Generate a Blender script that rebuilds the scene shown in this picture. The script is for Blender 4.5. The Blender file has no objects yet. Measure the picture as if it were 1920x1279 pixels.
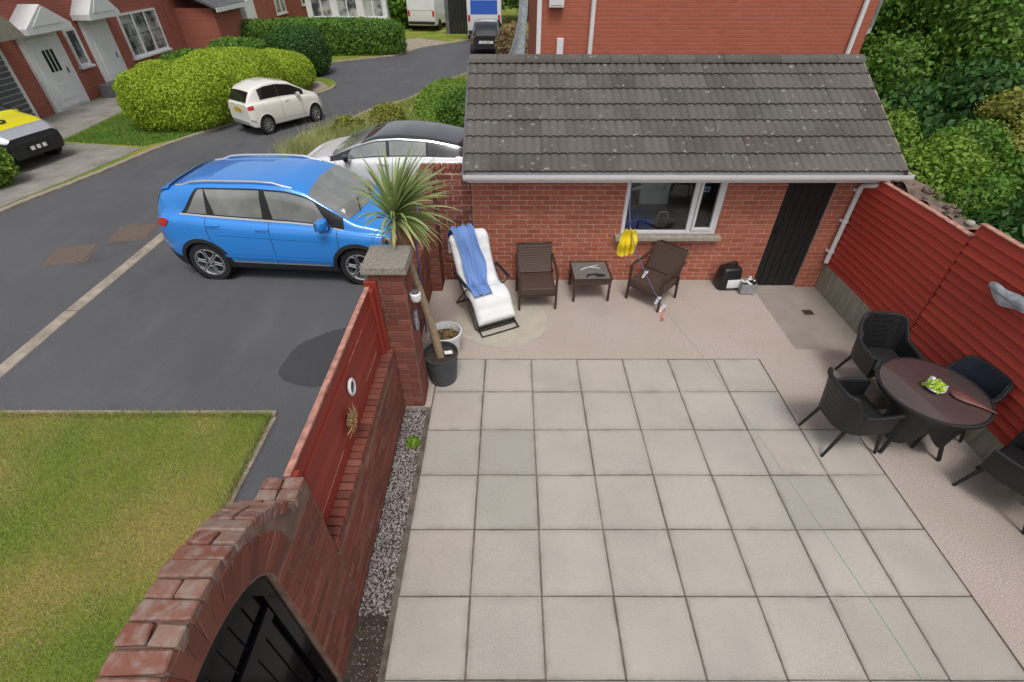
import bpy, bmesh, math, random
import numpy as np
from mathutils import Vector, Matrix, Euler
R = math.radians
random.seed(7); RNG = np.random.default_rng(7)
scene = bpy.context.scene
COL = scene.collection
# ------------------------------------------------------------------ camera, sky, sun, exposure
cd = bpy.data.cameras.new('camera'); cam = bpy.data.objects.new('camera', cd); COL.objects.link(cam)
cam.location = (0, 0, 4.22); cam.rotation_euler = (R(90 - 39.2), 0, 0)
cd.sensor_width = 36; cd.lens = 36 * 910 / 1920; cd.clip_start = 0.05; cd.clip_end = 900
scene.camera = cam
SUN = Vector((0.06, -0.42, 0.88)).normalized()
w = bpy.data.worlds.new('World'); scene.world = w; w.use_nodes = True
nt = w.node_tree; bg = nt.nodes['Background']
sky = nt.nodes.new('ShaderNodeTexSky'); sky.sky_type = 'NISHITA'; sky.sun_disc = False
sky.sun_elevation = math.asin(SUN.z); sky.sun_rotation = math.atan2(SUN.x, SUN.y)
sky.air_density = 1.0; sky.dust_density = 4.0; sky.ozone_density = 1.0
hs = nt.nodes.new('ShaderNodeHueSaturation'); hs.inputs['Saturation'].default_value = 0.22
nt.links.new(sky.outputs[0], hs.inputs['Color']); nt.links.new(hs.outputs[0], bg.inputs['Color'])
bg.inputs['Strength'].default_value = 0.12
sl = bpy.data.lights.new('sun', 'SUN'); so = bpy.data.objects.new('sun', sl); COL.objects.link(so)
sl.energy = 1.2; sl.angle = R(18); sl.color = (1.0, 0.96, 0.9)
so.rotation_euler = (-SUN).to_track_quat('-Z', 'Y').to_euler()
vs = scene.view_settings; vs.view_transform = 'Standard'; vs.look = 'None'; vs.gamma = 1; vs.use_curve_mapping = False
vs.exposure = 0.25
# ------------------------------------------------------------------ materials
class N:
    def __init__(s, name):
        s.m = bpy.data.materials.new(name); s.m.use_nodes = True; s.t = s.m.node_tree
        s.b = s.t.nodes['Principled BSDF']; s.tc = s.t.nodes.new('ShaderNodeTexCoord')
    def n(s, t, **k):
        x = s.t.nodes.new(t)
        for a, v in k.items(): setattr(x, a, v)
        return x
    def put(s, i, v):
        if hasattr(v, 'node'): s.t.links.new(v, i)
        elif isinstance(v, (tuple, list)) and i.type == 'RGBA' and len(v) == 3: i.default_value = (*v, 1)
        else: i.default_value = v
    def noise(s, scale, detail=4, vec=None, stretch=None, rough=.55):
        x = s.n('ShaderNodeTexNoise'); x.inputs['Scale'].default_value = scale; x.inputs['Detail'].default_value = detail
        x.inputs['Roughness'].default_value = rough
        v = vec or s.tc.outputs['Object']
        if stretch:
            mp = s.n('ShaderNodeMapping'); mp.inputs['Scale'].default_value = stretch; s.t.links.new(v, mp.inputs[0]); v = mp.outputs[0]
        s.t.links.new(v, x.inputs['Vector']); return x.outputs['Fac']
    def voro(s, scale, out='Distance'):
        x = s.n('ShaderNodeTexVoronoi'); x.inputs['Scale'].default_value = scale
        s.t.links.new(s.tc.outputs['Object'], x.inputs['Vector']); return x.outputs[out]
    def ramp(s, f, stops):
        x = s.n('ShaderNodeValToRGB'); e = x.color_ramp.elements
        while len(e) < len(stops): e.new(0.5)
        for q, (p, c) in zip(e, stops):
            q.position = p; q.color = (*c, 1) if len(c) == 3 else c
        s.t.links.new(f, x.inputs[0]); return x.outputs[0]
    def mix(s, f, a, b, mode='MIX'):
        x = s.n('ShaderNodeMix', data_type='RGBA', blend_type=mode)
        s.put(x.inputs[0], f); s.put(x.inputs[6], a); s.put(x.inputs[7], b); return x.outputs[2]
    def math(s, op, a, b=0.0, c=None):
        x = s.n('ShaderNodeMath', operation=op); s.put(x.inputs[0], a); s.put(x.inputs[1], b)
        if c is not None: s.put(x.inputs[2], c)
        return x.outputs[0]
    def rand(s): 
        a = s.n('ShaderNodeAttribute', attribute_name='tint'); o = s.n('ShaderNodeObjectInfo')
        return s.math('FRACT', s.math('ADD', a.outputs['Fac'], o.outputs['Random']))
    def bump(s, h, strength=.3, dist=.01):
        x = s.n('ShaderNodeBump'); x.inputs['Strength'].default_value = strength; x.inputs['Distance'].default_value = dist
        s.t.links.new(h, x.inputs['Height']); s.t.links.new(x.outputs[0], s.b.inputs['Normal'])
    def fin(s, col, rough=.8, metal=0, spec=None, coat=None):
        s.put(s.b.inputs['Base Color'], col); s.put(s.b.inputs['Roughness'], rough); s.put(s.b.inputs['Metallic'], metal)
        if spec is not None: s.b.inputs['Specular IOR Level'].default_value = spec
        if coat: s.b.inputs['Coat Weight'].default_value = coat; s.b.inputs['Coat Roughness'].default_value = .03
        return s.m
def mul(c, k): return tuple(min(1, x * k) for x in c)
def simple(name, col, rough=.6, metal=0, var=.15, scale=12, bump=0, coat=None, spec=None):
    n = N(name); f = n.noise(scale)
    c = n.ramp(f, [(.3, mul(col, 1 - var)), (.7, mul(col, 1 + var))])
    if bump: n.bump(n.noise(scale * 6), bump, .004)
    return n.fin(c, rough, metal, spec, coat)
def brick_mat(name, cols, dirt=.35, dcol=(.09, .065, .055), ds=1.6):
    n = N(name); r = n.rand(); k = len(cols)
    c = n.ramp(r, [(i / (k - 1), q) for i, q in enumerate(cols)])
    c = n.mix(n.math('MULTIPLY', n.noise(40, 5), .5), c, mul(cols[0], .62))
    g = n.ramp(n.noise(ds, 6, vec=n.n('ShaderNodeNewGeometry').outputs['Position']), [(.45, (0, 0, 0)), (.75, (1, 1, 1))])
    c = n.mix(n.math('MULTIPLY', g, dirt), c, dcol)
    n.bump(n.noise(90, 5), .35, .004); return n.fin(c, .88, spec=.25)
def wall_brick(name, plane, c1, c2, mortar, bump=.4, mort=.012):
    n = N(name); sp = n.n('ShaderNodeSeparateXYZ'); n.t.links.new(n.tc.outputs['Object'], sp.inputs[0])
    cb = n.n('ShaderNodeCombineXYZ'); n.t.links.new(sp.outputs[0 if plane == 'x' else 1], cb.inputs[0]); n.t.links.new(sp.outputs[2], cb.inputs[1])
    bt = n.n('ShaderNodeTexBrick'); n.t.links.new(cb.outputs[0], bt.inputs[0])
    bt.inputs['Scale'].default_value = 1; bt.inputs['Brick Width'].default_value = .225; bt.inputs['Row Height'].default_value = .075
    bt.inputs['Mortar Size'].default_value = mort; bt.inputs['Mortar Smooth'].default_value = .3
    n.put(bt.inputs['Color1'], c1); n.put(bt.inputs['Color2'], c2); n.put(bt.inputs['Mortar'], mortar)
    c = n.mix(n.math('MULTIPLY', n.noise(1.2, 6), .5), bt.outputs[0], mul(c1, .55))
    c = n.mix(n.math('MULTIPLY', n.ramp(n.noise(5, 6), [(.5, (0, 0, 0)), (.75, (1, 1, 1))]), .3), c, mul(mortar, .9))
    n.bump(n.math('SUBTRACT', n.math('MULTIPLY', n.noise(60), .4), bt.outputs['Fac']), bump, .012)
    return n.fin(c, .9, spec=.2)
M = {}
RED = [(.41, .125, .076), (.47, .155, .095), (.36, .108, .07), (.50, .18, .112), (.44, .135, .082)]
M['brick'] = brick_mat('garage_brick', RED, .12)
M['brick_old'] = brick_mat('old_brick', [(.20, .062, .045), (.27, .085, .058), (.16, .055, .043), (.31, .12, .085), (.23, .07, .05)], .45)
M['brick_top'] = brick_mat('lichened_coping_brick', [(.22, .075, .052), (.26, .14, .105), (.19, .08, .06), (.29, .19, .15), (.25, .082, .056)], 0.8, (.30, .27, .24), 21)
M['mortar'] = simple('mortar', (.50, .35, .29), .95, var=.2, scale=9, bump=.3)
M['mortar_old'] = simple('old_mortar', (.19, .12, .095), .95, var=.3, scale=9, bump=.3)
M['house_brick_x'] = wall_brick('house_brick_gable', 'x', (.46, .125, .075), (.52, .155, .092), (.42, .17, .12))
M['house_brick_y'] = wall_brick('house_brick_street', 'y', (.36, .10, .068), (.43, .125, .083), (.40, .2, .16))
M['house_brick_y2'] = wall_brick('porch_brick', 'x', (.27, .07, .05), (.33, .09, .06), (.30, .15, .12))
n = N('paving_slab'); r = n.rand()
c = n.ramp(r, [(0, (.365, .333, .295)), (.2, (.42, .387, .345)), (.5, (.44, .405, .365)), (.75, (.435, .385, .35)), (.9, (.385, .363, .325)), (1, (.33, .307, .278))])
wp = n.n('ShaderNodeNewGeometry').outputs['Position']
c = n.mix(n.ramp(n.noise(1.3, 6, vec=wp), [(.40, (0, 0, 0)), (.7, (.6, .6, .6))]), c, (.29, .27, .24))
c = n.mix(n.ramp(n.noise(6, 7, vec=wp), [(.55, (0, 0, 0)), (.85, (.4, .4, .4))]), c, (.32, .295, .255))
c = n.mix(.22, c, n.ramp(n.noise(130, 3), [(.3, (.16, .15, .135)), (.7, (.72, .69, .64))]))
gs_ = n.n('ShaderNodeSeparateXYZ'); n.t.links.new(n.tc.outputs['Generated'], gs_.inputs[0])
def edge_(q): return n.math('MINIMUM', q, n.math('SUBTRACT', 1.0, q))
ed_ = n.math('ADD', n.math('MINIMUM', edge_(gs_.outputs[0]), edge_(gs_.outputs[1])), n.math('MULTIPLY', n.math('SUBTRACT', n.noise(5, 6, vec=wp), .5), .16))
c = n.mix(n.ramp(ed_, [(0, (.5, .5, .5)), (.02, (.2, .2, .2)), (.09, (0, 0, 0))]), c, (.20, .18, .15))
c = n.mix(n.ramp(n.noise(38, 3, vec=wp), [(.72, (0, 0, 0)), (.76, (.5, .5, .5))]), c, (.20, .18, .16))
n.bump(n.noise(300, 2), .25, .002); M['slab'] = n.fin(c, .85, spec=.25)
n = N('exposed_aggregate_concrete')
c = n.ramp(n.noise(85, 3, rough=.7), [(.32, (.25, .20, .178)), (.5, (.425, .358, .32)), (.68, (.60, .53, .48))])
c = n.mix(n.ramp(n.noise(1.1, 6), [(.4, (0, 0, 0)), (.75, (.6, .6, .6))]), c, (.36, .30, .25))
c = n.mix(n.ramp(n.noise(9, 5), [(.6, (0, 0, 0)), (.85, (.4, .4, .4))]), c, (.22, .18, .15))
n.bump(n.noise(150, 2), .5, .004); M['aggregate'] = n.fin(c, .9, spec=.2)
n = N('smooth_concrete'); c = n.ramp(n.noise(2.5, 6), [(.3, (.24, .21, .185)), (.7, (.33, .29, .255))])
c = n.mix(.2, c, n.ramp(n.noise(200, 2), [(.3, (.15, .13, .11)), (.7, (.6, .55, .5))])); n.bump(n.noise(120, 3), .3, .003); M['concrete'] = n.fin(c, .88, spec=.25)
M['concrete_pale'] = simple('pale_concrete_patch', (.43, .395, .33), .85, var=.12, scale=5, bump=.2)
n = N('asphalt'); c = n.ramp(n.noise(.45, 6), [(.3, (.078, .079, .086)), (.7, (.118, .118, .125))])
c = n.mix(.42, c, n.ramp(n.noise(75, 4, rough=.75), [(.32, (.012, .012, .014)), (.6, (.13, .13, .14)), (.78, (.45, .44, .43))]))
c = n.mix(n.ramp(n.noise(24, 2), [(.765, (0, 0, 0)), (.785, (.75, .75, .75))]), c, (.42, .41, .40))
c = n.mix(n.ramp(n.noise(.9, 3), [(.56, (0, 0, 0)), (.72, (.45, .45, .45))]), c, (.045, .045, .05))
c = n.mix(n.ramp(n.noise(2.3, 7, stretch=(1, .35, 1)), [(.5, (0, 0, 0)), (.8, (.5, .5, .5))]), c, (.13, .128, .13))
n.bump(n.noise(75, 4), .6, .008); M['asphalt'] = n.fin(c, .82, spec=.35)
n = N('fresh_asphalt'); c = n.mix(.45, (.056, .056, .061), n.ramp(n.noise(190, 3), [(.3, (.008, .008, .01)), (.75, (.10, .10, .11))])); n.bump(n.noise(190, 3), .6, .006); M['asphalt_dark'] = n.fin(c, .75)
M['kerb'] = simple('kerb_concrete', (.30, .255, .205), .9, var=.3, scale=6, bump=.4)
M['drive'] = simple('concrete_driveway', (.24, .225, .20), .9, var=.25, scale=2.0, bump=.3)
M['cobble'] = simple('brown_cover', (.13, .098, .078), .9, var=.4, scale=60, bump=.5)
M['earth'] = simple('bare_earth', (.05, .036, .026), .95, var=.4, scale=14, bump=.8)
M['potsoil'] = simple('potting_soil', (.055, .04, .03), .95, var=.7, scale=60, bump=.9)
n = N('turf'); c = n.ramp(n.noise(.75, 5), [(.3, (.12, .19, .026)), (.5, (.19, .23, .036)), (.66, (.33, .26, .08))])
n.bump(n.noise(60), .8, .02); M['turf'] = n.fin(c, .95, spec=.1)
n = N('grass_blades'); r = n.rand(); c = n.ramp(n.noise(.8, 6), [(.33, (.17, .28, .05)), (.46, (.29, .34, .085)), (.57, (.52, .41, .19))])
c = n.mix(.45, c, n.ramp(r, [(0, (.12, .20, .035)), (.6, (.28, .33, .085)), (1, (.48, .42, .20))])); M['grass'] = n.fin(c, .7, spec=.2)
n.b.inputs['Subsurface Weight'].default_value = 0
def leafm(name, cols, rough=.55):
    n = N(name); c = n.ramp(n.rand(), [(i / (len(cols) - 1), q) for i, q in enumerate(cols)])
    c = n.mix(.35, c, n.ramp(n.noise(1.3, 4), [(.35, mul(cols[0], .8)), (.7, mul(cols[-1], 1.1))])); n.fin(c, rough, spec=.3)
    tl = n.n('ShaderNodeBsdfTranslucent'); n.t.links.new(c, tl.inputs[0]); ms = n.n('ShaderNodeMixShader'); ms.inputs[0].default_value = .25
    out = n.t.nodes['Material Output']; n.t.links.new(n.b.outputs[0], ms.inputs[1]); n.t.links.new(tl.outputs[0], ms.inputs[2]); n.t.links.new(ms.outputs[0], out.inputs[0])
    return n.m
M['joint'] = simple('joint_mortar', (.115, .098, .08), .95, var=.5, scale=9)
M['fresh_grass'] = leafm('fresh_grass_blade', [(.09, .20, .03), (.15, .30, .045), (.23, .38, .07)])
M['leaf_gold'] = leafm('golden_hedge_leaf', [(.20, .33, .022), (.34, .47, .035), (.52, .60, .06), (.40, .52, .045)])
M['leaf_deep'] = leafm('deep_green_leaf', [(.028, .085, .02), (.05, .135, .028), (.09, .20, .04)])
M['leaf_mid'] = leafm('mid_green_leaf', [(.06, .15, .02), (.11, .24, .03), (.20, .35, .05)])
M['leaf_lime'] = leafm('lime_leaf', [(.11, .22, .02), (.19, .33, .035), (.30, .44, .07)])
M['leaf_pale'] = leafm('pale_leaf', [(.11, .21, .07), (.18, .30, .11), (.28, .40, .17)])
M['leaf_olive'] = leafm('olive_leaf', [(.15, .19, .03), (.27, .30, .05), (.42, .38, .09)])
M['palm'] = leafm('palm_blade', [(.24, .33, .11), (.36, .45, .18), (.50, .53, .25), (.30, .40, .14)], .42)
M['dry'] = leafm('dry_blade', [(.25, .17, .07), (.4, .3, .15), (.3, .2, .1)])
M['bark'] = simple('bark', (.17, .125, .085), .9, var=.35, scale=25, bump=.7)
M['palm_bark'] = simple('palm_bark', (.30, .225, .15), .9, var=.3, scale=30, bump=.8)
n = N('red_fence_paint'); c = n.ramp(n.rand(), [(0, (.24, .032, .020)), (.5, (.30, .042, .026)), (1, (.27, .038, .027))])
wr = n.ramp(n.noise(3, 8, stretch=(3, .25, 6)), [(.62, (0, 0, 0)), (.78, (.7, .7, .7))]); c = n.mix(wr, c, (.34, .12, .085))
n.bump(n.noise(30, 4, stretch=(1, .1, 3)), .3, .004); M['fence'] = n.fin(c, .62, spec=.35)
n = N('corrugated_red_paint'); c = n.ramp(n.rand(), [(0, (.39, .048, .032)), (.5, (.48, .064, .042)), (1, (.43, .054, .037))])
c = n.mix(n.ramp(n.noise(2, 8, stretch=(1, .3, 3)), [(.5, (0, 0, 0)), (.85, (.6, .6, .6))]), c, (.22, .032, .022)); n.bump(n.noise(25, 4, stretch=(1, .1, 3)), .25, .004)
M['fence_r'] = n.fin(c, .55, spec=.35)
M['worn_edge'] = simple('worn_board_edge', (.42, .20, .155), .85, var=.4, scale=15, bump=.3)
n = N('concrete_roof_tile'); r = n.rand(); c = n.ramp(r, [(0, (.072, .06, .054)), (.35, (.115, .097, .087)), (.7, (.145, .126, .113)), (1, (.09, .07, .063))])
wp = n.n('ShaderNodeNewGeometry').outputs['Position']
c = n.mix(n.ramp(n.noise(1.5, 6, vec=wp), [(.4, (0, 0, 0)), (.75, (.75, .75, .75))]), c, (.145, .14, .12))
c = n.mix(n.ramp(n.noise(11, 3, vec=wp), [(.645, (0, 0, 0)), (.69, (.85, .85, .85))]), c, (.36, .36, .325))
c = n.mix(n.ramp(n.noise(4.5, 6, vec=wp), [(.55, (0, 0, 0)), (.75, (.6, .6, .6))]), c, (.065, .06, .045))
c = n.mix(.3, c, n.ramp(n.noise(120, 3), [(.3, (.03, .03, .03)), (.7, (.2, .19, .18))])); n.bump(n.noise(120, 4), .5, .005); M['tile'] = n.fin(c, .92, spec=.2)
M['slate'] = simple('grey_slate', (.11, .11, .12), .8, var=.25, scale=4, bump=.3)
M['upvc'] = simple('white_upvc', (.74, .74, .75), .35, var=.05, scale=6)
M['white_paint'] = simple('white_paint', (.72, .73, .74), .5, var=.06, scale=3)
M['black_door'] = simple('black_painted_boards', (.012, .012, .013), .5, var=.4, scale=20, bump=.2)
M['gate'] = simple('black_gloss_paint', (.003, .003, .005), .10, var=.3, scale=8, spec=.06)
M['sill'] = simple('stone_sill', (.33, .30, .25), .85, var=.2, scale=10, bump=.3)
M['cap'] = simple('pebbledash_cap', (.25, .225, .195), .95, var=.45, scale=55, bump=.9)
n = N('mossy_gravel_board'); c = n.ramp(n.noise(3, 6, stretch=(1, 4, .8)), [(.3, (.22, .22, .17)), (.7, (.38, .36, .30))]); n.bump(n.noise(40), .3, .004); M['gravel_board'] = n.fin(c, .9)
M['rubble'] = simple('rubble_wall', (.15, .11, .085), .95, var=.45, scale=7, bump=.9)
M['gravel'] = leafm('slate_chippings', [(.34, .29, .285), (.55, .49, .48), (.82, .77, .76), (.44, .37, .365)], .7)
M['metal_black'] = simple('black_metal', (.012, .012, .013), .4, var=.2)
M['metal'] = simple('bare_metal', (.5, .5, .52), .35, .8)
M['plastic_black'] = simple('black_plastic', (.013, .013, .015), .35, var=.2)
M['plastic_grey'] = simple('grey_pot_plastic', (.055, .06, .066), .5, var=.25, scale=6)
M['plastic_white'] = simple('white_plastic', (.72, .72, .73), .4, var=.06)
M['navy'] = simple('navy_fabric', (.012, .016, .032), .7, var=.3)
def weave(name, a, b, sc=70, rough=.5):
    n = N(name); x = n.n('ShaderNodeTexChecker'); x.inputs['Scale'].default_value = sc; n.t.links.new(n.tc.outputs['Object'], x.inputs[0])
    n.put(x.inputs[1], a); n.put(x.inputs[2], b); c = n.mix(n.math('MULTIPLY', n.noise(14, 5), .5), x.outputs[0], mul(a, .6))
    wv = n.n('ShaderNodeTexWave'); wv.inputs['Scale'].default_value = sc * .32; wv.inputs['Distortion'].default_value = .5; n.t.links.new(n.tc.outputs['Object'], wv.inputs[0])
    n.bump(n.math('ADD', x.outputs[1], wv.outputs['Fac']), .6, .004); return n.fin(c, rough)
M['rattan'] = weave('brown_rattan', (.105, .062, .046), (.058, .034, .027))
M['rattan_black'] = weave('black_rattan', (.012, .012, .013), (.02, .02, .021), 90, .45)
M['rattan_frame'] = simple('brown_frame', (.05, .029, .022), .45)
M['cushion'] = simple('white_cushion', (.76, .77, .78), .85, var=.06, scale=5, bump=.1)
n = N('blue_towel'); wv = n.n('ShaderNodeTexWave', wave_type='BANDS', bands_direction='X'); wv.inputs['Scale'].default_value = 3.2; wv.inputs['Distortion'].default_value = 1.2; n.t.links.new(n.tc.outputs['UV'], wv.inputs[0])
c = n.ramp(wv.outputs['Fac'], [(0, (.10, .24, .62)), (.5, (.16, .33, .72)), (.72, (.20, .27, .46)), (1, (.24, .30, .45))]); n.bump(n.noise(160), .5, .004); M['towel'] = n.fin(c, .95, spec=.1)
M['yellow'] = simple('yellow_cloth', (.85, .66, .015), .8, var=.15)
M['table_top'] = simple('brown_table_glass', (.075, .052, .05), .16, var=.15, scale=3, coat=.4)
M['table_glass'] = simple('smoked_table_glass', (.16, .16, .145), .15, var=.1)
M['blue_plastic'] = simple('blue_plastic', (.03, .12, .5), .4)
M['grey_fabric'] = simple('grey_bag_fabric', (.30, .30, .32), .85, var=.2)
M['gold'] = simple('tarnished_brass', (.42, .27, .13), .45, .5, var=.4, scale=40)
M['ceramic'] = simple('ceramic', (.75, .76, .78), .25, var=.1)
M['ornament'] = leafm('mosaic_ornament', [(.10, .12, .3), (.6, .62, .7), (.25, .2, .3), (.5, .5, .5)], .3)
M['silver_orn'] = simple('silver_grey_ornament', (.52, .57, .62), .45, .2, var=.35, scale=15)
M['rope'] = simple('blue_line', (.10, .13, .30), .7)
M['rope_green'] = simple('washing_line', (.20, .31, .25), .6)
M['lime_flower'] = simple('lime_petal', (.42, .6, .04), .6, var=.3, scale=60)
M['mauve'] = simple('mauve_plain', (.17, .06, .055), .5, var=.2)
M['pink'] = simple('pinkish_cloth', (.6, .22, .2), .8)
M['tyre'] = simple('tyre_rubber', (.016, .016, .017), .8, var=.3)
M['alloy'] = simple('alloy_rim', (.55, .56, .58), .3, .85, var=.1)
M['rim_dark'] = simple('black_rim', (.02, .02, .022), .4)
M['trim'] = simple('black_trim', (.018, .018, .02), .55, var=.2)
M['chrome'] = simple('chrome_strip', (.75, .76, .78), .2, .8, var=.05)
M['red_lamp'] = simple('red_lamp', (.5, .012, .015), .12, coat=.6)
M['clear_lamp'] = simple('clear_lamp', (.55, .58, .6), .1, .3, coat=.8)
M['plate_white'] = simple('white_plate', (.75, .75, .74), .4)
M['plate_yellow'] = simple('yellow_plate', (.78, .52, .06), .4)
M['ink'] = simple('black_ink', (.01, .01, .01), .5)
def paint(name, col, rough=.3, metal=.0):
    n = N(name); c = n.mix(n.math('MULTIPLY', n.noise(3, 4), .12), col, mul(col, .7)); return n.fin(c, rough, metal, coat=1.0)
M['blue_paint'] = paint('blue_car_paint', (.028, .27, .80), .3, .15)
M['white_car'] = paint('white_car_paint', (.78, .78, .79))
M['cream_car'] = paint('cream_car_paint', (.80, .77, .71))
M['black_car'] = paint('black_car_paint', (.02, .021, .026), .2)
M['yellow_car'] = paint('yellow_car_paint', (.75, .68, .015))
M['silver_car'] = paint('silver_car_paint', (.5, .52, .56), .3, .5)
n = N('car_glass'); c = n.ramp(n.noise(2.5, 3), [(.3, (.16, .17, .165)), (.7, (.29, .295, .28))]); n.fin(c, .04); n.b.inputs['IOR'].default_value = 2.3; M['car_glass'] = n.m  # cloudy pale grey: the sky's reflection painted into the opaque base colour
n = N('car_glass_dark'); n.fin((.012, .013, .016), .04); n.b.inputs['IOR'].default_value = 1.7; M['car_glass_dark'] = n.m
def pane(name, tint):
    n = N(name); tr = n.n('ShaderNodeBsdfTransparent'); tr.inputs[0].default_value = (*tint, 1); gl = n.n('ShaderNodeBsdfGlossy'); gl.inputs['Roughness'].default_value = .02
    fr = n.n('ShaderNodeFresnel'); fr.inputs[0].default_value = 1.5; ms = n.n('ShaderNodeMixShader'); o = n.t.nodes['Material Output']
    n.t.links.new(fr.outputs[0], ms.inputs[0]); n.t.links.new(tr.outputs[0], ms.inputs[1]); n.t.links.new(gl.outputs[0], ms.inputs[2]); n.t.links.new(ms.outputs[0], o.inputs[0]); return n.m
M['pane'] = pane('window_glass', (.85, .88, .88))
n = N('house_glass'); n.fin(n.ramp(n.noise(1.5, 3), [(.4, (.06, .07, .08)), (.6, (.45, .46, .44))]), .06); M['house_glass'] = n.m
# ------------------------------------------------------------------ mesh helpers
def smooth_angle(me, ang=35):
    me.shade_smooth(); me.set_sharp_from_angle(angle=R(ang))
def link(name, me, mat=None, parent=None, world=False):
    o = bpy.data.objects.new(name, me); COL.objects.link(o)
    if me is not None and mat and not me.materials: me.materials.append(M[mat] if isinstance(mat, str) else mat)
    if parent is not None:
        o.parent = parent
        if world and parent.parent is None and parent.type == 'EMPTY': o.location = -parent.location
    return o
def tag(o, label=None, cat=None, group=None, kind=None):
    for k, v in (('label', label), ('category', cat), ('group', group), ('kind', kind)):
        if v: o[k] = v
    return o
def thing(name, label, cat, loc=(0, 0, 0), rz=0, group=None):
    o = bpy.data.objects.new(name, None); COL.objects.link(o); o.empty_display_size = .1
    o.location = loc; o.rotation_euler = (0, 0, rz); return tag(o, label, cat, group)
def copy_tree(o, parent=None):
    c = o.copy(); COL.objects.link(c)
    if parent is not None: c.parent = parent
    for ch in list(o.children): copy_tree(ch, c)
    return c
class MB:
    def __init__(s): s.v = []; s.f = []; s.t = []
    def add(s, vs, fs, tint=None):
        b = len(s.v); s.v += [tuple(v) for v in vs]; s.f += [tuple(b + i for i in f) for f in fs]
        s.t += [random.random() if tint is None else tint] * len(vs); return s
    def box(s, c, d, rot=None, taper=None):
        x, y, z = d[0] / 2, d[1] / 2, d[2] / 2; P = []
        for sz in (-1, 1):
            k = taper if (taper and sz > 0) else 1
            for sx, sy in ((-1, -1), (1, -1), (1, 1), (-1, 1)): P.append(Vector((sx * x * k, sy * y * k, sz * z)))
        if rot is not None:
            m = rot if isinstance(rot, Matrix) else Euler(rot).to_matrix(); P = [m @ p for p in P]
        c = Vector(c); return s.add([p + c for p in P], [(3, 2, 1, 0), (4, 5, 6, 7), (0, 1, 5, 4), (1, 2, 6, 5), (2, 3, 7, 6), (3, 0, 4, 7)])
    def tube(s, pts, r, n=8, cap=True):
        pts = [Vector(p) for p in pts]; rs = r if isinstance(r, (list, tuple)) else [r] * len(pts); V = []; Fc = []
        up = Vector((0, 0, 1)); prev = None
        for i, p in enumerate(pts):
            t = (pts[min(i + 1, len(pts) - 1)] - pts[max(i - 1, 0)]).normalized()
            if prev is None: u = t.cross(up if abs(t.z) < .9 else Vector((1, 0, 0))).normalized()
            else: u = (prev - t * prev.dot(t)).normalized()
            prev = u; q = t.cross(u)
            for k in range(n):
                a = 2 * math.pi * k / n; V.append(p + (u * math.cos(a) + q * math.sin(a)) * rs[i])
        for i in range(len(pts) - 1):
            for k in range(n):
                a, b = i * n + k, i * n + (k + 1) % n; Fc.append((a, b, b + n, a + n))
        if cap: Fc += [tuple(range(n))[::-1], tuple(range((len(pts) - 1) * n, len(pts) * n))]
        return s.add(V, Fc)
    def lathe(s, prof, c=(0, 0, 0), n=32, m=None):
        V = []; Fc = []; c = Vector(c)
        for r, z in prof:
            for k in range(n):
                a = 2 * math.pi * k / n; p = Vector((r * math.cos(a), r * math.sin(a), z)); V.append(c + (m @ p if m else p))
        for i in range(len(prof) - 1):
            for k in range(n):
                a, b = i * n + k, i * n + (k + 1) % n; Fc.append((a, b, b + n, a + n))
        return s.add(V, Fc)
    def grid(s, fn, nu, nv, tint=None):
        V = [fn(i / nu, j / nv) for i in range(nu + 1) for j in range(nv + 1)]
        Fc = [(i * (nv + 1) + j, (i + 1) * (nv + 1) + j, (i + 1) * (nv + 1) + j + 1, i * (nv + 1) + j + 1) for i in range(nu) for j in range(nv)]
        return s.add(V, Fc, tint)
    def prism(s, poly, axis, a, b):
        def P(u, v, t): return {'x': (t, u, v), 'y': (u, t, v), 'z': (u, v, t)}[axis]
        n = len(poly); V = [P(u, v, a) for u, v in poly] + [P(u, v, b) for u, v in poly]
        return s.add(V, [tuple(range(n))[::-1], tuple(range(n, 2 * n))] + [(i, (i + 1) % n, (i + 1) % n + n, i + n) for i in range(n)])
    def mesh(s, name, bevel=0, seg=2, smooth=None, fixn=True, solid=0):
        me = bpy.data.meshes.new(name); me.from_pydata(s.v, [], s.f)
        at = me.attributes.new('tint', 'FLOAT', 'POINT'); at.data.foreach_set('value', s.t)
        if bevel or fixn or solid:
            bm = bmesh.new(); bm.from_mesh(me)
            if fixn: bmesh.ops.recalc_face_normals(bm, faces=bm.faces)
            if bevel: bmesh.ops.bevel(bm, geom=bm.edges[:], offset=bevel, segments=seg, affect='EDGES', profile=.5, clamp_overlap=True)
            if solid: bmesh.ops.solidify(bm, geom=bm.faces[:], thickness=solid)
            bm.to_mesh(me); bm.free()
        if smooth: smooth_angle(me, smooth)
        return me
    def build(s, name, mat, parent=None, world=False, bevel=0, seg=2, smooth=None, kind=None, fixn=True, solid=0):
        o = link(name, s.mesh(name, bevel, seg, smooth, fixn, solid), mat, parent, world)
        if kind: o['kind'] = kind
        return o
def np_mesh(name, V, Fq, tint=None):
    me = bpy.data.meshes.new(name); V = np.asarray(V, np.float32); Fq = np.asarray(Fq, np.int32); k = Fq.shape[1]
    me.vertices.add(len(V)); me.vertices.foreach_set('co', V.ravel()); me.loops.add(Fq.size); me.loops.foreach_set('vertex_index', Fq.ravel())
    me.polygons.add(len(Fq)); me.polygons.foreach_set('loop_start', np.arange(0, Fq.size, k, dtype=np.int32))
    if tint is not None:
        at = me.attributes.new('tint', 'FLOAT', 'POINT'); at.data.foreach_set('value', np.asarray(tint, np.float32))
    me.update(calc_edges=True); return me
def structure(o): o['kind'] = 'structure'; return o
def sheet(name, poly, z, mat, thick=0):
    m = MB(); m.prism(poly, 'z', z - (thick or .3), z); return structure(m.build(name, mat))
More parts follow.
